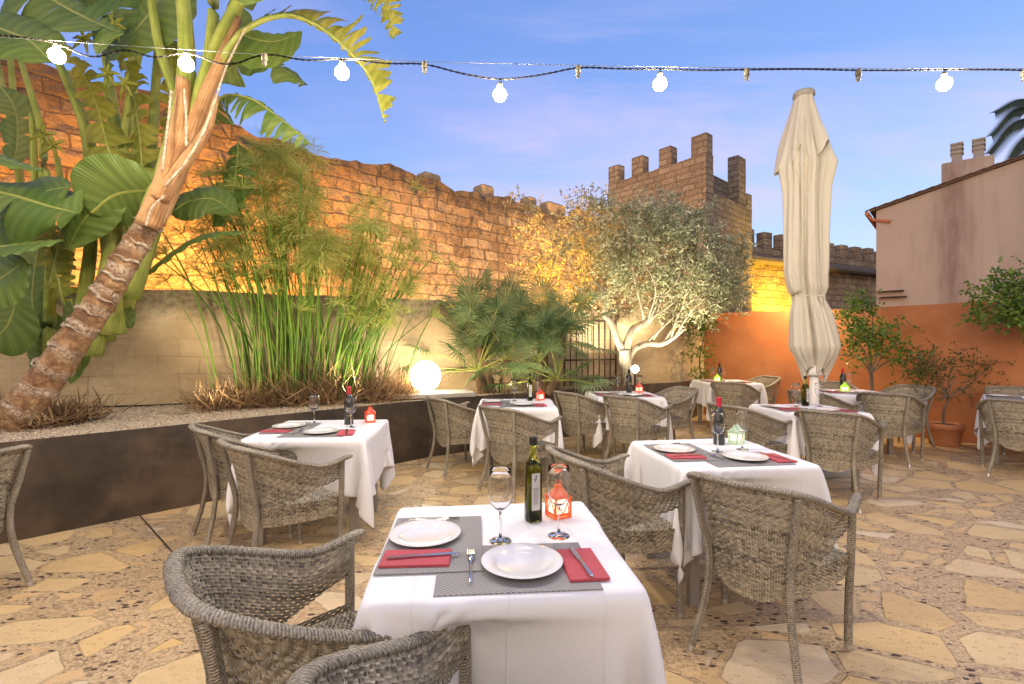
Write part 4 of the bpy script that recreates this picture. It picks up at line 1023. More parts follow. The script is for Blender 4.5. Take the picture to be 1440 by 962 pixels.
# ---- leaning plant
A1=empty('bird_of_paradise_tree','tall leaning bird of paradise tree with a ringed brown trunk and torn leaves','tree',(0,0,0))
tr=[P(-20,640,4.10),P(25,585,4.15),P(72,522,4.2),P(122,453,4.28),P(167,383,4.35),P(205,320,4.4),P(236,262,4.4)]
tp=spline([tuple(p) for p in tr],150); tr_r=[.162-.072*(i/149)**.6+.012*max(0,math.sin(i*.55))**6 for i in range(150)]
MB().tube(tp,tr_r,22,mod=lambda th,L:1+.05*math.sin(th*3+L*9)+.03*math.sin(th*7-L*23)).build('trunk',M['trunk'],A1,True)
for i in range(8,142,10):
    c=tp[i]; t=Vector(tp[min(i+1,149)]-tp[i-1]).normalized(); a=t.cross(Vector((0,0,1))).normalized(); b2=a.cross(t); s=MB(); pts=[]
    til=random.uniform(-.25,.45); ph=random.uniform(0,6.28)
    for q in range(33):
        th=2*math.pi*q/32; rr_=tr_r[i]*1.035; pts.append(Vector(c)+a*math.cos(th)*rr_+b2*math.sin(th)*rr_+t*(math.cos(th+ph)*til*.10+.010*math.sin(th*5)))
    s.tube(pts,[.003+.015*max(0,math.sin(q*.2+i*1.3))**2 for q in range(33)],6,mod=lambda th,L:1+.35*math.sin(L*90+th)); s.build('leaf_scar',M['scar'],A1,True)
# sheaths at the crown of the stem
def sheath(pix,rad,mat,d=4.38,flat=(1,.6)):
    pts=spline([tuple(P(x,y,d)) for x,y in pix],30); MB().tube(pts,[rad[0]+(rad[1]-rad[0])*i/29 for i in range(30)],12,ell=flat,mod=lambda th,L:1+.06*math.sin(th*5+L*4)).build('leaf_sheath',M[mat],A1,True)
sheath([(215,300),(236,240),(250,180),(262,120),(262,60),(255,-30)],(.13,.075),'stalk')
sheath([(222,290),(250,235),(275,170),(290,110),(312,50),(345,-15)],(.115,.06),'stalk',4.36)
sheath([(214,312),(240,258),(262,205),(284,150),(306,95),(336,25)],(.13,.035),'sheath',4.30)
sheath([(208,318),(232,255),(246,205),(256,160),(258,112)],(.125,.07),'sheath',4.25)
sheath([(225,280),(262,225),(292,180),(305,135)],(.09,.03),'sheath',4.22)
sheath([(222,285),(262,200),(292,100),(300,20),(298,-40)],(.09,.06),'stalk',4.42)
sheath([(216,300),(243,220),(252,160),(225,70),(210,-20)],(.09,.045),'stalk',4.47)
for s0,w_ in (([(228,240),(233,200),(238,160),(241,128)],.008),([(262,205),(262,170),(259,125)],.007),([(232,262),(258,232),(284,190),(300,150)],.008),([(205,318),(214,292),(232,275)],.007),([(300,150),(318,95),(345,40)],.006)):
    pts=spline([tuple(P(x,y,4.08)) for x,y in s0],60); MB().tube(pts,w_,5,mod=lambda th,L:1+.8*abs(math.sin(L*75))).build('sheath_edge',M['scar'],A1,True)
for k_ in range(0):
    s0=[(205+k_*6,315-k_*5),(228+k_*9,250-k_*8),(240+k_*10,190-k_*6)]; pts=spline([tuple(P(x,y,4.24)) for x,y in s0],20); MB().tube(pts,.006,5,mod=lambda th,L:1+.5*math.sin(L*60)).build('sheath_edge',M['scar'],A1,True)
bleaf(A1,[(338,45),(368,28),(405,21),(445,35),(485,66),(520,108),(541,172)],.30,(-.3,-.75,.5),4.25,4.0,split=.035,mat='banana_y',pet=[(262,215,4.35),(296,120,4.32),(318,72,4.28)],stem=.026,gap=.45,droop=.2,sides=(1.,.12),cols=6,shape=(.9,.8))
bleaf(A1,[(322,38),(350,52),(385,58),(425,45)],.30,(.1,-1,.2),4.5,4.5,mat='banana',stem=.012,sides=(.3,1.),droop=.1)
bleaf(A1,[(285,175),(315,135),(350,138),(392,165),(440,205)],.26,(.2,-.85,.5),4.7,4.5,split=.06,mat='banana',pet=[(235,280,4.5),(262,225,4.6)],stem=.02,gap=.5,droop=.3,sides=(.15,1.))
bleaf(A1,[(300,120),(330,92),(370,85),(432,120)],.24,(.1,-.9,.5),4.9,4.9,split=.25,mat='banana',stem=.014,gap=.2,sides=(.5,1))
bleaf(A1,[(480,-70),(520,-30),(545,10),(553,55)],.16,(-.3,-.9,.3),4.2,4.2,split=.06,mat='banana_y',stem=.01,gap=.45)
bleaf(A1,[(430,-120),(350,-60),(290,-35),(230,-50)],.42,(0,-.8,.6),3.9,3.9,split=.3,gap=.1)
bleaf(A1,[(352,-60),(342,0),(330,50),(318,100)],.13,(.5,-.8,.2),4.9,4.9,split=.3,gap=.1)
# ---- the clump behind
A2=empty('banana_leaf_clump','dense clump of giant paddle leaves and green stalks at the picture edge','plant',(0,0,0))
stk=[((165,470),(150,330),(120,180),(70,60)),((150,480),(170,330),(165,180),(140,40)),((170,450),(190,300),(190,170),(180,20)),((175,440),(205,300),(215,180),(225,30)),((180,430),(215,310),(245,200),(270,70)),((185,420),(225,300),(262,200),(330,60)),
     ((140,470),(155,330),(160,230),(150,120)),((60,520),(90,400),(115,300),(175,215)),((55,540),(60,420),(52,300),(45,160)),((30,560),(40,400),(20,200),(-10,60)),((70,520),(70,420),(72,330),(66,240)),((15,560),(85,430),(95,330),(80,220)),
     ((0,520),(30,330),(22,180),(10,20)),((-20,520),(45,350),(60,200),(28,80)),((120,420),(128,300),(120,200),(95,100)),((150,400),(172,260),(180,150),(200,60))]
for i,s in enumerate(stk):
    d=4.9+.28*((i*7)%5); pts=spline([tuple(P(x,y,d)) for x,y in s],26); w_=.085 if i<7 else .065
    MB().tube(pts,[w_*(1.15-.65*q/25) for q in range(26)],8,ell=(1,.6)).build('stalk',M['stalk'],A2,True)
for i,(s,w_) in enumerate((([(130,500),(148,400),(160,330),(168,250)],.11),([(150,470),(168,400),(190,330),(225,262)],.10),([(100,520),(118,420),(128,340),(128,260)],.09))):
    pts=spline([tuple(P(x,y,4.75+.05*i)) for x,y in s],20); MB().tube(pts,[w_*(1-.35*q/19) for q in range(20)],10,ell=(1,.55)).build('stalk',M['stalk'],A2,True)
bl=[ # midrib base..tip, W, up, depths
 ([(-40,262),(20,275),(70,290),(112,300)],.40,(.1,-.85,.5),4.1,.3), ([(-30,330),(10,300),(60,270),(100,262)],.30,(0,-.9,.4),4.2,0),
 ([(128,300),(160,275),(200,268),(232,270)],.33,(.1,-.7,-.6),4.3,0), ([(170,262),(140,285),(112,318),(96,350)],.22,(.2,-.9,.2),4.35,0),
 ([(-20,350),(15,345),(50,342),(88,338)],.17,(0,-.5,.85),4.0,0), ([(-30,410),(0,392),(20,378),(36,365)],.24,(.2,-.9,.3),4.1,0),
 ([(60,320),(50,370),(45,420),(52,470)],.22,(.1,-1,.1),4.9,.15), ([(-20,480),(5,465),(18,440),(22,420)],.25,(.3,-.9,.1),4.6,0),
 ([(-60,200),(0,222),(40,235),(62,240)],.12,(0,-.4,.9),4.0,0), ([(20,-40),(60,-10),(120,25),(175,48)],.46,(.1,-.8,.6),4.3,.22),
 ([(-60,20),(0,40),(45,60),(72,88)],.34,(.2,-.8,.5),4.0,0), ([(120,-60),(150,-10),(160,50),(150,100)],.40,(-.2,-.9,.3),4.6,0.3),
 ([(240,-40),(215,10),(180,50),(150,60)],.42,(0,-.8,.5),4.6,0), ([(215,-30),(225,30),(245,70),(250,110)],.26,(.4,-.9,.2),5.0,.3),
 ([(335,200),(332,240),(325,280),(300,320)],.20,(0,-1,.1),5.4,0.1), ([(240,300),(262,285),(300,280),(330,300)],.24,(.1,-.8,.5),5.1,0),
 ([(200,390),(235,360),(275,335),(350,325)],.12,(0,-.5,.8),5.0,0), ([(150,430),(170,438),(185,462)],.10,(0,-.7,.6),5.1,0),
 ([(100,420),(110,460),(105,500),(100,540)],.16,(.2,-1,.1),4.9,0), ([(40,430),(60,470),(62,500),(50,540)],.2,(.2,-1,.1),4.95,0),
 ([(0,120),(20,150),(24,200),(16,240)],.20,(.3,-.9,.1),5.6,.3)]
for pix,W,up,d,spl in bl: bleaf(A2,pix,W,up,d,d,split=spl,gap=.12,stem=.014,droop=.22)
for pix,W,up,d in (([(175,330),(150,200),(120,110),(60,40)],.20,(.3,-.8,.3),4.7),([(200,300),(195,180),(175,90),(120,20)],.17,(-.3,-.8,.3),4.8),([(235,270),(245,140),(235,60),(190,0)],.17,(.2,-.8,.4),4.9),([(70,400),(100,300),(140,250),(190,235)],.13,(0,-.8,.5),4.6),([(90,430),(60,330),(20,290),(-30,300)],.15,(.2,-.8,.4),4.6)):
    bleaf(A2,pix,W,up,d,d,split=.045,gap=.4,stem=.016,mat='banana_y',droop=.3,shape=(.6,.6))
# withered flower heads
for (x,y) in((150,105),(175,118),(118,55),(160,35),(60,190),(75,205)):
    s=MB()
    for q in range(6):
        a=q*1.05+x; p=P(x,y,4.35); e=p+Vector((math.cos(a)*.12,.02*math.sin(a*3),math.sin(a)*.12-.02)); s.tube([p,(p+e)/2+Vector((0,0,.015)),e],[.012,.016,.003],6)
    s.build('flower_head',M['banana_y'],A2,True)

# ---- papyrus clump
pp=empty('papyrus_clump','tall clump of green papyrus stems with feathery tops and a brown dry base','plant',(0,0,0))
st=MB(); um=MB(); 
Uv=[];Uq=[]
def rays(c,n,L,spread,axis,w=.0036,dr_=.35):
    base=sum(len(v) for v in Uv)
    ph=rng.uniform(0,6.28,n); el=np.arccos(1-rng.random(n)*(1-math.cos(spread))); d=np.stack([np.sin(el)*np.cos(ph),np.sin(el)*np.sin(ph),np.cos(el)],-1)
    ax=np.array(axis); ax=ax/np.linalg.norm(ax); q=Vector((0,0,1)).rotation_difference(Vector(ax)).to_matrix(); d=d@np.array(q).T
    l=L*rng.uniform(.6,1.15,n)[:,None]; p1=c+d*l*.5; p2=c+d*l-np.array([0,0,1])*(l*dr_*rng.uniform(.3,1,(n,1)))
    sd=np.cross(d,rng.normal(size=(n,3))); sd/=np.linalg.norm(sd,axis=1,keepdims=True)
    V=np.stack([np.tile(c,(n,1))-sd*w*.4,np.tile(c,(n,1))+sd*w*.4,p1+sd*w*.6,p1-sd*w*.6,p2+sd*w,p2-sd*w],1).reshape(-1,3)
    i=np.arange(n)[:,None]*6; Q=np.concatenate([i+[[0,1,2,3]],i+[[3,2,4,5]]])+base; Uv.append(V);Uq.append(Q)
for i in range(175):
    grp=i%5; bx=rng.normal(-2.62 if grp<3 else -2.12,.25 if grp<3 else .20); by=6.02+.50*(bx+2.3)+rng.normal(0,.11); lean=(bx+2.45)*.46+rng.normal(.0,.12)+(.18 if grp>=3 else 0)
    hh=rng.uniform(1.3,2.75) if grp<3 else rng.uniform(.9,2.2)
    if rng.random()<.06: lean+=rng.choice([-1,.9])*.45; hh*=.8
    top=np.array([bx+lean*hh*.9,by-.15*rng.random()*hh,.69+hh*(1-.10*abs(lean))]); mid_=np.array([bx+lean*hh*.33,by,.69+hh*.52])
    c=spline([(bx,by,.66),mid_,top],9); r0=rng.uniform(.007,.0155); st.tube(c,[r0*(1-.5*q/8) for q in range(9)],5)
    ax=c[-1]-c[-2]; 
    if rng.random()<.80: rays(top,int(rng.integers(45,85)),rng.uniform(.14,.26),rng.uniform(1.0,1.7),ax)
st.build('stems',M['reed'],pp,True)
for i in range(64):     # distant feathery tops filling the crown
    px=rng.uniform(275,525); py=rng.uniform(195,350)+max(0,(px-420))*.7; rays(np.array(P(px,py,6.1+rng.uniform(-.5,.3))),110,.30,2.4,(0,0,1),.0036)
V=np.concatenate(Uv);Q=np.concatenate(Uq); arr_mesh('feathery_tops',V,Q,M['umbel'],pp,False); Uv.clear();Uq.clear()
# dry base: broken stalks and litter
def litter(N,xr,hmax_,name,mat,parent,wid=.006,yc=lambda x:6.02+.5*(x+2.3),ysd=.2,**kw):
    x=rng.uniform(*xr,N); y=yc(x)+rng.normal(0,ysd,N); up=rng.normal(0,1,(N,3)); up[:,2]=np.abs(up[:,2])*1.3+.2; up/=np.linalg.norm(up,axis=1,keepdims=True)
    L=rng.uniform(.08,hmax_,N)[:,None]; b0=np.stack([x,y,np.full(N,.68)+rng.uniform(0,.07,N)],-1); e=b0+up*L; m_=(b0+e)/2+rng.normal(0,.02,(N,3)); sd=np.cross(up,rng.normal(size=(N,3))); sd/=np.linalg.norm(sd,axis=1,keepdims=True); sd*=wid*rng.uniform(.4,1,(N,1))
    V=np.stack([b0-sd,b0+sd,m_+sd,m_-sd,e+sd*.4,e-sd*.4],1).reshape(-1,3); V[:,2]=np.maximum(V[:,2],.69); i=np.arange(N)[:,None]*6
    return arr_mesh(name,V,np.concatenate([i+[[0,1,2,3]],i+[[3,2,4,5]]]),M[mat],parent,False,**kw)
litter(5200,(-3.35,-1.2),.34,'dry_base','dry',pp)
litter(900,(-3.0,-1.5),.75,'broken_stalks','dry',pp,.007)

litter(1500,(-4.75,-3.85),.30,'fibrous_base','dry',A1,.008,yc=lambda x:4.25+.55*(x+4.2),ysd=.16)
# ---- fan palms
def fanpalm(label,x,y,n,h0,h1,rad,seed,trunks):
    rr=np.random.default_rng(seed); t=empty('fan_palm',label,'palm',(x,y,.66),0,'bushy fan palms by the wall'); 
    for (dx,dy,h_,lean) in trunks:
        pts=spline([(dx,dy,0),(dx+lean*.5,dy,h_*.5),(dx+lean,dy,h_)],24); MB().tube(pts,[.085-.02*q/23 for q in range(24)],12,mod=lambda th,L:1+.16*math.sin(th*5+L*60)).build('trunk',M['palmbark'],t,True)
    leaf=MB(); pet=MB()
    for i in range(n):
        tk=trunks[i%len(trunks)]; o=np.array([tk[0]+tk[3],tk[1],tk[2]]); az=rr.uniform(0,6.283); el=rr.uniform(-.35,1.45) if i%3 else rr.uniform(.5,1.5)
        d=np.array([math.cos(az)*math.cos(el),math.sin(az)*math.cos(el)*.8,math.sin(el)]); Lp=rr.uniform(h0,h1); c=o+d*Lp; 
        if c[1]+y>wallY(c[0]+x)-.18: c[1]=wallY(c[0]+x)-.18-y
        if c[2]<.12: c[2]=.12+rr.random()*.1
        pet.tube([o,(o+c)/2+[0,0,.03],c],[.010,.007,.005],5)
        dd_=(c-o)/np.linalg.norm(c-o); upv=np.array([0,0,1.]); sd=np.cross(dd_,upv); sd/=np.linalg.norm(sd)+1e-9; nrm=np.cross(sd,dd_); tilt=rr.uniform(-.5,.6); nrm2=nrm*math.cos(tilt)+sd*math.sin(tilt); sd2=np.cross(dd_,nrm2)
        rl=rad*rr.uniform(.75,1.1); ns=24
        for k in range(ns):
            a=(k/(ns-1)-.5)*math.radians(250); u=dd_*math.cos(a)+sd2*math.sin(a); ln=rl*(1-.25*abs(k/(ns-1)-.5)*2)*rr.uniform(.92,1.05); v=np.cross(u,nrm2); 
            m_=c+u*ln*.55+nrm2*.02; e=c+u*ln+nrm2*(-.03)-np.array([0,0,rr.uniform(.0,.08)*ln*2]); w_=.0115
            leaf.add([c,m_-v*w_,m_+nrm2*.006,m_+v*w_,e],[(0,1,2),(0,2,3),(1,4,2),(2,4,3)])
    leaf.build('crown',M['palm'],t); pet.build('petioles',M['petiole'],t)
fanpalm('bushy green fan palm nearer the globe lamp with slender trunks',-.24,7.12,52,.35,.95,.42,4,[(-.05,0,.75,-.18),(.12,.05,.5,.05),(-.15,-.05,.35,-.1)])
fanpalm('bushy green fan palm nearer the iron gate with low fans',.36,7.35,56,.3,.95,.43,5,[(0,0,.45,.05),(.1,.05,.8,.0),(.15,-.1,.2,.15)])

# ---- generic leafy growth
def sprays(N,cent,nper,len_,wid,spread,name,mat,parent,seed,up=.3,**kw):
    rr=np.random.default_rng(seed); C=cent[rr.integers(0,len(cent),N)]; n=N*nper
    C=np.repeat(C,nper,0)+np.repeat(rr.normal(0,spread,(N,3)),nper,0); ax=rr.normal(size=(N,3)); ax[:,2]+=up; ax/=np.linalg.norm(ax,axis=1,keepdims=True); ax=np.repeat(ax,nper,0)
    t=np.tile(np.linspace(-.5,.5,nper),N)[:,None]; p=C+ax*t*len_*4.5; d=ax*.5+rr.normal(0,.6,(n,3)); d/=np.linalg.norm(d,axis=1,keepdims=True); s=np.cross(d,rr.normal(size=(n,3))); s/=np.linalg.norm(s,axis=1,keepdims=True)
    L=len_*rr.uniform(.6,1.2,(n,1)); W=wid*rr.uniform(.7,1.2,(n,1)); 
    V=np.stack([p,p+d*L*.45-s*W,p+d*L,p+d*L*.45+s*W],1).reshape(-1,3); Q=np.arange(n*4).reshape(n,4)
    return arr_mesh(name,V,Q,M[mat],parent,False,**kw)
def cloud(blobs,n,d,dz,rr):
    """points through ellipsoids given in photo pixels at depth d"""
    out=[]
    tot=sum(b[2]*b[3]*b[4] for b in blobs)
    for (x,y,rx,ry,w_) in blobs:
        m_=int(n*rx*ry*w_/tot)+1; v=rr.normal(size=(m_,3)); v/=np.linalg.norm(v,axis=1,keepdims=True); v*=(rr.random((m_,1))**.40)
        k_=d/700; out.append(np.stack([(x-720)*k_+v[:,0]*rx*k_,d+v[:,1]*min(rx,ry)*k_*dz,H-(y-481)*k_-v[:,2]*ry*k_],-1))
    return np.concatenate(out)
ol=empty('olive_tree','gnarled pale barked olive tree with silvery leaves lit from below','tree',(0,0,0)); D=8.35
def limb(pix,r0,r1,d=D,n=26,dd_=None,name='branch',mat='olivebark'):
    pts=spline([tuple(P(x,y,d+(dd_[i] if dd_ else 0))) for i,(x,y) in enumerate(pix)],n)
    return MB().tube(pts,[r0+(r1-r0)*i/(n-1) for i in range(n)],12,mod=lambda th,L:1+.10*math.sin(th*3+L*7)+.06*math.sin(th*5-L*13)),pts
def limbo(*a,par=ol,name='branch',mat='olivebark',**k_):
    m_,pts=limb(*a,**k_); m_.build(name,M[mat],par,True); return pts
limbo([(884,552),(884,530),(880,508),(878,492)],.125,.095,name='trunk')
L1=limbo([(880,500),(868,478),(858,452),(848,440),(852,425),(838,395)],.065,.032)
L2=limbo([(880,502),(884,478),(890,465),(912,450),(925,425),(938,412),(955,400)],.075,.034)
L3=limbo([(882,515),(892,492),(908,484),(930,484),(948,474),(962,462)],.055,.03)
rr=np.random.default_rng(11)
for base,tg in ((L1,[(790,330),(820,300),(850,330),(870,350),(770,370),(830,270),(848,290)]),(L2,[(880,300),(905,320),(940,310),(960,340),(985,370),(920,285),(900,360)]),(L3,[(990,420),(1010,400),(1030,380),(980,440),(1000,360)])):
    for (x,y) in tg:
        i=int(rr.integers(10,25)); p=base[i]; e=np.array(P(x,y,D+rr.uniform(-.7,.6))); q=(p+e)/2+rr.normal(0,.10,3); pts=spline([p,q,e],14); MB().tube(pts,[.020*(1-.8*k_/13) for k_ in range(14)],6).build('branch',M['olivebark'],ol,True)
        for _ in range(3):
            j_=int(rr.integers(5,13)); e2=pts[j_]+rr.normal(0,.32,3)+[0,0,.15]; MB().tube(spline([pts[j_],(pts[j_]+e2)/2+rr.normal(0,.04,3),e2],7),[.007*(1-.8*k_/6) for k_ in range(7)],4).build('twig',M['olivebark'],ol)
blobs=[(900,335,95,62,1.),(950,375,85,65,1.),(855,365,55,60,1.),(905,300,75,28,.8),(1000,395,45,60,.7),(890,410,85,28,.5),(965,430,60,25,.5),(985,320,45,35,.5),(785,365,55,70,.55),(790,285,70,32,.22),(815,410,40,32,.45),(755,335,30,60,.3),(1035,400,30,50,.35),(1010,350,40,40,.4),(845,295,45,35,.4)]
cent=cloud(blobs,420,D,.9,rr)
sprays(2250,cent,13,.080,.0135,.085,'crown','olive',ol,3)
# climber on the end of the orange wall
cl=empty('climbing_plant','green climber with small leaves where the cream wall meets the orange wall','plant',(0,0,0))
cc=cloud([(985,505,16,50,1.),(978,465,28,20,1.),(1000,445,25,12,.7),(960,438,28,14,1.),(990,540,12,18,.8),(965,500,12,12,.2)],120,9.2,.8,rr); sprays(190,cc,9,.05,.016,.06,'foliage','citrus',cl,6)
limbo([(988,548),(984,500),(990,470),(985,445)],.014,.008,d=9.25,par=cl,name='stem',mat='bark')
# citrus against the orange wall
ct=empty('citrus_tree','young citrus tree with a thin trunk and green leaves against the orange wall','tree',(0,0,0)); Dc=7.45
tb=limbo([(1227,560),(1225,530),(1224,505),(1222,480)],.024,.018,d=Dc,par=ct,name='trunk',mat='bark')
for tg in ((1190,470),(1200,440),(1225,430),(1250,460),(1210,425),(1180,500),(1245,500),(1275,480),(1285,510)): limbo([(1224,525 if tg[1]>450 else 490),((1224+tg[0])/2+3,(500+tg[1])/2),tg],.012,.004,d=Dc-.1,par=ct,name='branch',mat='bark')
cc=cloud([(1205,455,32,32,1.),(1232,470,28,25,1.),(1215,432,22,18,.8),(1190,490,20,25,.35),(1255,500,25,20,.45),(1270,465,14,10,.3),(1280,505,22,25,.6),(1300,530,18,18,.3)],170,Dc-.1,.7,rr); sprays(235,cc,9,.062,.020,.08,'crown','citrus',ct,7)
# potted shrub
pt=P(1327,622,994/(622-481)); pt.y=6.86; pt.x=(1328-720)/700*6.86
po=empty('terracotta_pot','terracotta pot standing by the orange wall holding a sparse shrub','pot',(pt.x,pt.y,0),0)
MB().lathe([(0,0),(.155,0),(.165,.02),(.195,.22),(.205,.225),(.215,.23),(.222,.30),(.215,.305),(.195,.305),(.19,.27),(0,.27)],36).build('pot_body',M['terracotta'],po,True)
MB().lathe([(.0,.276),(.189,.276)],20).build('pot_soil',M['soil'],po)
sh=empty('potted_shrub','sparse thin branched shrub growing from the terracotta pot','shrub',(0,0,0))
limbo([(1326,600),(1328,575),(1333,560),(1328,545)],.016,.011,d=6.86,par=sh,name='stem',mat='bark')
for tg in ((1300,530),(1290,555),(1345,520),(1370,525),(1395,515),(1310,505),(1355,540),(1385,540),(1340,500),(1322,520)): limbo([(1330,560),((1330+tg[0])/2,(565+tg[1])/2),tg],.008,.003,d=6.8,par=sh,name='branch',mat='bark')
cc=cloud([(1305,525,30,22,1.),(1345,515,30,18,.7),(1385,520,28,20,.6),(1330,545,45,15,.5),(1300,505,20,14,.7),(1360,500,30,12,.3)],110,6.8,.7,rr); sprays(150,cc,7,.048,.014,.08,'foliage','sparse',sh,9)
# shrub at the picture edge
sb=empty('overhanging_shrub','dense green shrub leaning over the top of the orange wall','shrub',(0,0,0))
cc=cloud([(1410,420,42,34,1.),(1430,455,30,22,.8),(1440,395,30,20,.8),(1375,440,22,12,.5),(1460,430,50,45,1.),(1365,440,14,8,.3)],220,6.3,.7,rr); sprays(330,cc,9,.062,.019,.07,'foliage','citrus',sb,12)
limbo([(1500,520),(1470,470),(1430,440),(1400,425)],.02,.008,d=6.3,par=sb,name='branch',mat='bark')
# far date palm
dp=empty('date_palm','dark date palm fronds beyond the house roof','palm',(0,0,0)); lf=MB(); o_=P(1500,185,16.)
limbo([(1500,700),(1500,400),(1500,190)],.25,.22,d=16.,par=dp,name='trunk',mat='palmbark')
for (x,y,cx_,cy_) in ((1400,158,1440,140),(1392,215,1440,168),(1412,240,1450,190),(1430,262,1470,215),(1540,120,1520,130),(1580,170,1550,150),(1470,110,1480,130),(1600,230,1570,180),(1395,190,1440,150),(1445,250,1475,200)):
    pts=spline([tuple(o_),tuple(P(cx_,cy_,16.)),tuple(P(x,y,15.8))],64); lf.tube(pts,.02,4)
    for i in list(range(6,64)):
        t_=Vector(pts[i]-pts[i-1]).normalized()
        for sg in(-1,1):
            v=Vector((t_.z*sg,.45*sg,-t_.x*sg)); e=Vector(pts[i])+ (t_*.6+v*.6+Vector((0,0,-.35)))*.62*(1-.55*i/64); w_=t_*.035; q=Vector(pts[i]); lf.add([q-w_,q+w_,e],[(0,1,2)])
lf.build('crown',M['date'],dp)
# ============================================================ LIGHT, SKY, CAMERA
def lamp(name,kind,loc,power,col,size=.05,aim=None,angle=90,blend=.6):
    l=bpy.data.lights.new(name,kind); l.energy=power; l.color=col
    if kind in('POINT','SPOT'): l.shadow_soft_size=size
    if kind=='SPOT': l.spot_size=R(angle); l.spot_blend=blend
    o=bpy.data.objects.new(name,l); COL.objects.link(o); o.location=loc
    if aim is not None: o.rotation_euler=(Vector(aim)-Vector(loc)).to_track_quat('-Z','Y').to_euler()
    return o
SOD=(1,.40,.07)
lamp('sodium_flood','SPOT',(-5.6,9.0,1.0),3600,SOD,.15,(-5.6,13.2,2.6),140,.8)
lamp('sodium_flood','SPOT',(-1.0,12.2,.8),1700,(1,.66,.36),.15,(-1.6,17.,2.8),140,.9)
lamp('sodium_flood','SPOT',(3.0,16.0,.8),2400,(1,.58,.24),.15,(3.3,21.5,3.),140,.9)
lamp('yellow_flood','SPOT',(13.4,23.2,1.8),2400,(1,.58,.05),.2,(12.6,24.4,4.4),130,.7)
lamp('tower_flood','SPOT',(9.5,12.5,2.2),1400,(1,.82,.56),.3,(7.8,21,7),80,.9)
lamp('sodium_flood','SPOT',(-7.6,7.2,1.0),2600,SOD,.15,(-8.6,10.6,3.6),140,.8)
lamp('olive_yellow_lamp','POINT',(.6,9.2,2.7),260,(1,.40,.02),.1)
lamp('garden_uplight','SPOT',(3.0,7.75,.72),260,(1,.86,.58),.06,(2.1,8.4,2.9),95,.8)
lamp('garden_uplight','SPOT',(1.45,7.85,.72),170,(1,.88,.66),.06,(1.9,8.4,2.9),95,.8)
lamp('garden_uplight','SPOT',(-3.0,4.75,.85),40,(1,.82,.56),.04,(-3.1,6.4,2.0),95,.8)
lamp('garden_uplight','SPOT',(-1.75,5.5,.80),50,(1,.86,.60),.04,(-2.2,6.4,2.9),100,.8)
lamp('garden_uplight','SPOT',(.15,6.75,.74),18,(1,.84,.58),.04,(.1,7.6,1.8),130,.8)
lamp('wall_light','SPOT',P(1108,385,8.35),140,(1,.72,.35),.05,P(1106,470,8.42),150,.9)
# a second run of the same string of bulbs over the part of the terrace behind the camera
sl2=empty('string_light','string of bulbs hanging over the near part of the terrace','string light')
q=[(-3.4,-.6,3.2),(-1.2,-.75,3.1),(1.0,-.8,3.1),(3.4,-.6,3.15),(5.2,2.6,3.2)]
for p in q:
    s=MB(); s.lathe([(.042*math.sin(a),-.006-.042*math.cos(a)) for a in np.linspace(.03,math.pi-.33,9)]+[(.012,.036)],16,p); s.build('bulb',M['bulb_dim'],sl2,True)
    s=MB(); s.lathe([(0,.072),(.012,.072),(.017,.060),(.018,.030),(.0,.030)],14,p); s.build('socket',M['socket'],sl2,True)
MB().tube([(x,y,z+.075) for x,y,z in q],.004,5).build('cable',M['cable'],sl2)
# afterglow: very soft, weak, low sun behind the camera
s=bpy.data.lights.new('afterglow_sun','SUN'); s.energy=.55; s.angle=R(50); s.color=(1,.84,.66); so=bpy.data.objects.new('afterglow_sun',s); COL.objects.link(so)
SE,SA=R(24),R(200)
dv=Vector((math.sin(SA)*math.cos(SE),math.cos(SA)*math.cos(SE),math.sin(SE))); so.rotation_euler=dv.to_track_quat('Z','Y').to_euler()
w=bpy.data.worlds.new('World'); sc.world=w; w.use_nodes=True; t=w.node_tree; t.nodes.clear()
class WT(NT):
    def __init__(s,t): s.t=t; s.out=t.nodes.new('ShaderNodeOutputWorld')
T=WT(t); g=T.n('ShaderNodeTexCoord').outputs['Generated']; sx=T.n('ShaderNodeSeparateXYZ',{0:g}); x,y,z=sx.outputs
sky=T.n('ShaderNodeTexSky',sky_type='NISHITA',sun_disc=False,sun_elevation=R(3),sun_rotation=SA,altitude=10,air_density=1.,dust_density=.6,ozone_density=3.).outputs[0]
el=T.math('MAXIMUM',z,0.)
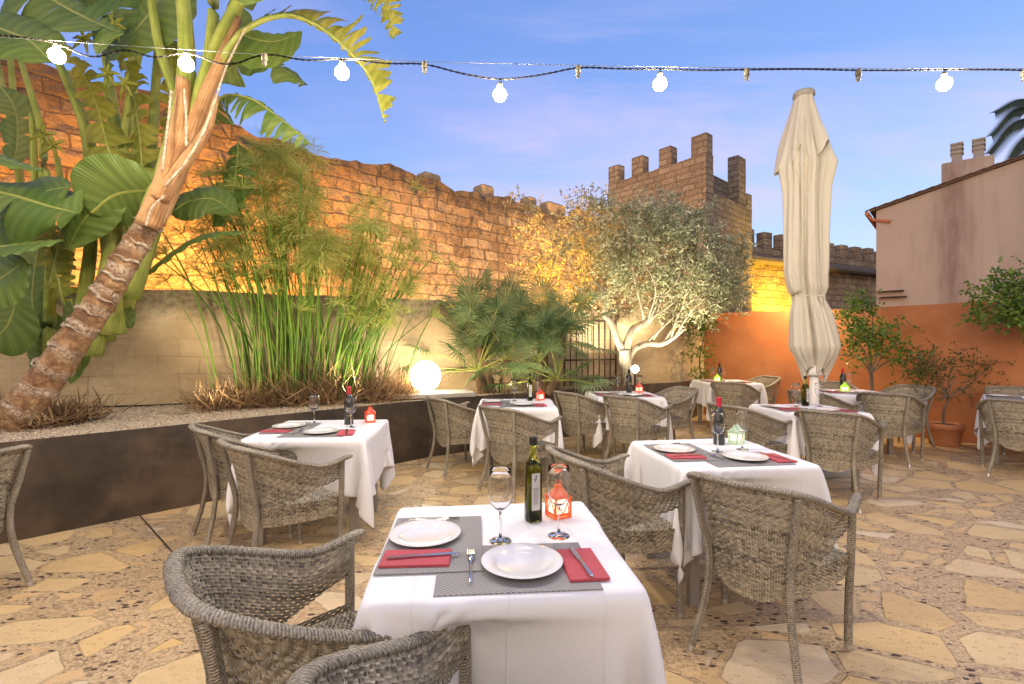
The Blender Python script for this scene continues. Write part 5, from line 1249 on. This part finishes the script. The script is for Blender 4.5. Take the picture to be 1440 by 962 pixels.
base=T.ramp(el,[(0.,(.60,.72,.95)),(.18,(.34,.52,.92)),(.40,(.17,.31,.76)),(.62,(.11,.22,.62)),(1.,(.09,.17,.47))])
az=T.math('MULTIPLY_ADD',x,.62,.40,clamp=True)     # brighter to the right
base=T.mix(T.math('MULTIPLY',az,.75),base,T.ramp(el,[(0.,(.85,.92,1.02)),(.2,(.62,.76,1.02)),(.45,(.29,.47,.92)),(1.,(.16,.27,.6))]))
bk=T.math('MULTIPLY_ADD',y,-1.1,-.05,clamp=True); base=T.mix(bk,base,(.54,.43,.33))     # dusk glow behind us
sk=T.n('ShaderNodeVectorMath',{0:sky,3:.35},operation='SCALE').outputs[0]
base=T.mix(.12,base,sk)
zz=T.math('ADD',z,.12); pl=T.n('ShaderNodeCombineXYZ',{0:T.math('DIVIDE',x,zz),1:T.math('DIVIDE',y,zz),2:0.}).outputs[0]
mp=T.n('ShaderNodeMapping',{'Vector':pl,'Rotation':(0,0,R(-28)),'Scale':(.42,1.25,1)}).outputs[0]
n1=T.noise(mp,1.15,7,.62,dist=.6); n2=T.noise(pl,.5,3)
cl_=T.math('MULTIPLY',T.ramp(n1,[(.40,0.),(.62,1.)]),T.ramp(n2,[(.38,0.1),(.62,1.)]))
base=T.mix(T.math('MULTIPLY',cl_,.75),base,(.68,.57,.86))
bg=T.n('ShaderNodeBackground',{'Color':base,'Strength':.69}).outputs[0]; T.t.links.new(bg,T.out.inputs[0])
cam=bpy.data.cameras.new('camera'); co=bpy.data.objects.new('camera',cam); COL.objects.link(co); co.location=(0,0,H); co.rotation_euler=(R(90),0,0)
cam.sensor_width=36; cam.lens=36*F0/1440; cam.clip_start=.02; cam.clip_end=900; sc.camera=co
v=sc.view_settings; v.view_transform='Standard'; v.look='None'; v.exposure=.86; v.gamma=1
c=sc.cycles; c.use_denoising=True; c.max_bounces=8; c.diffuse_bounces=3; c.glossy_bounces=3; c.transmission_bounces=8; c.transparent_max_bounces=8; c.caustics_reflective=False; c.caustics_refractive=False; c.sample_clamp_indirect=4; c.use_light_tree=True
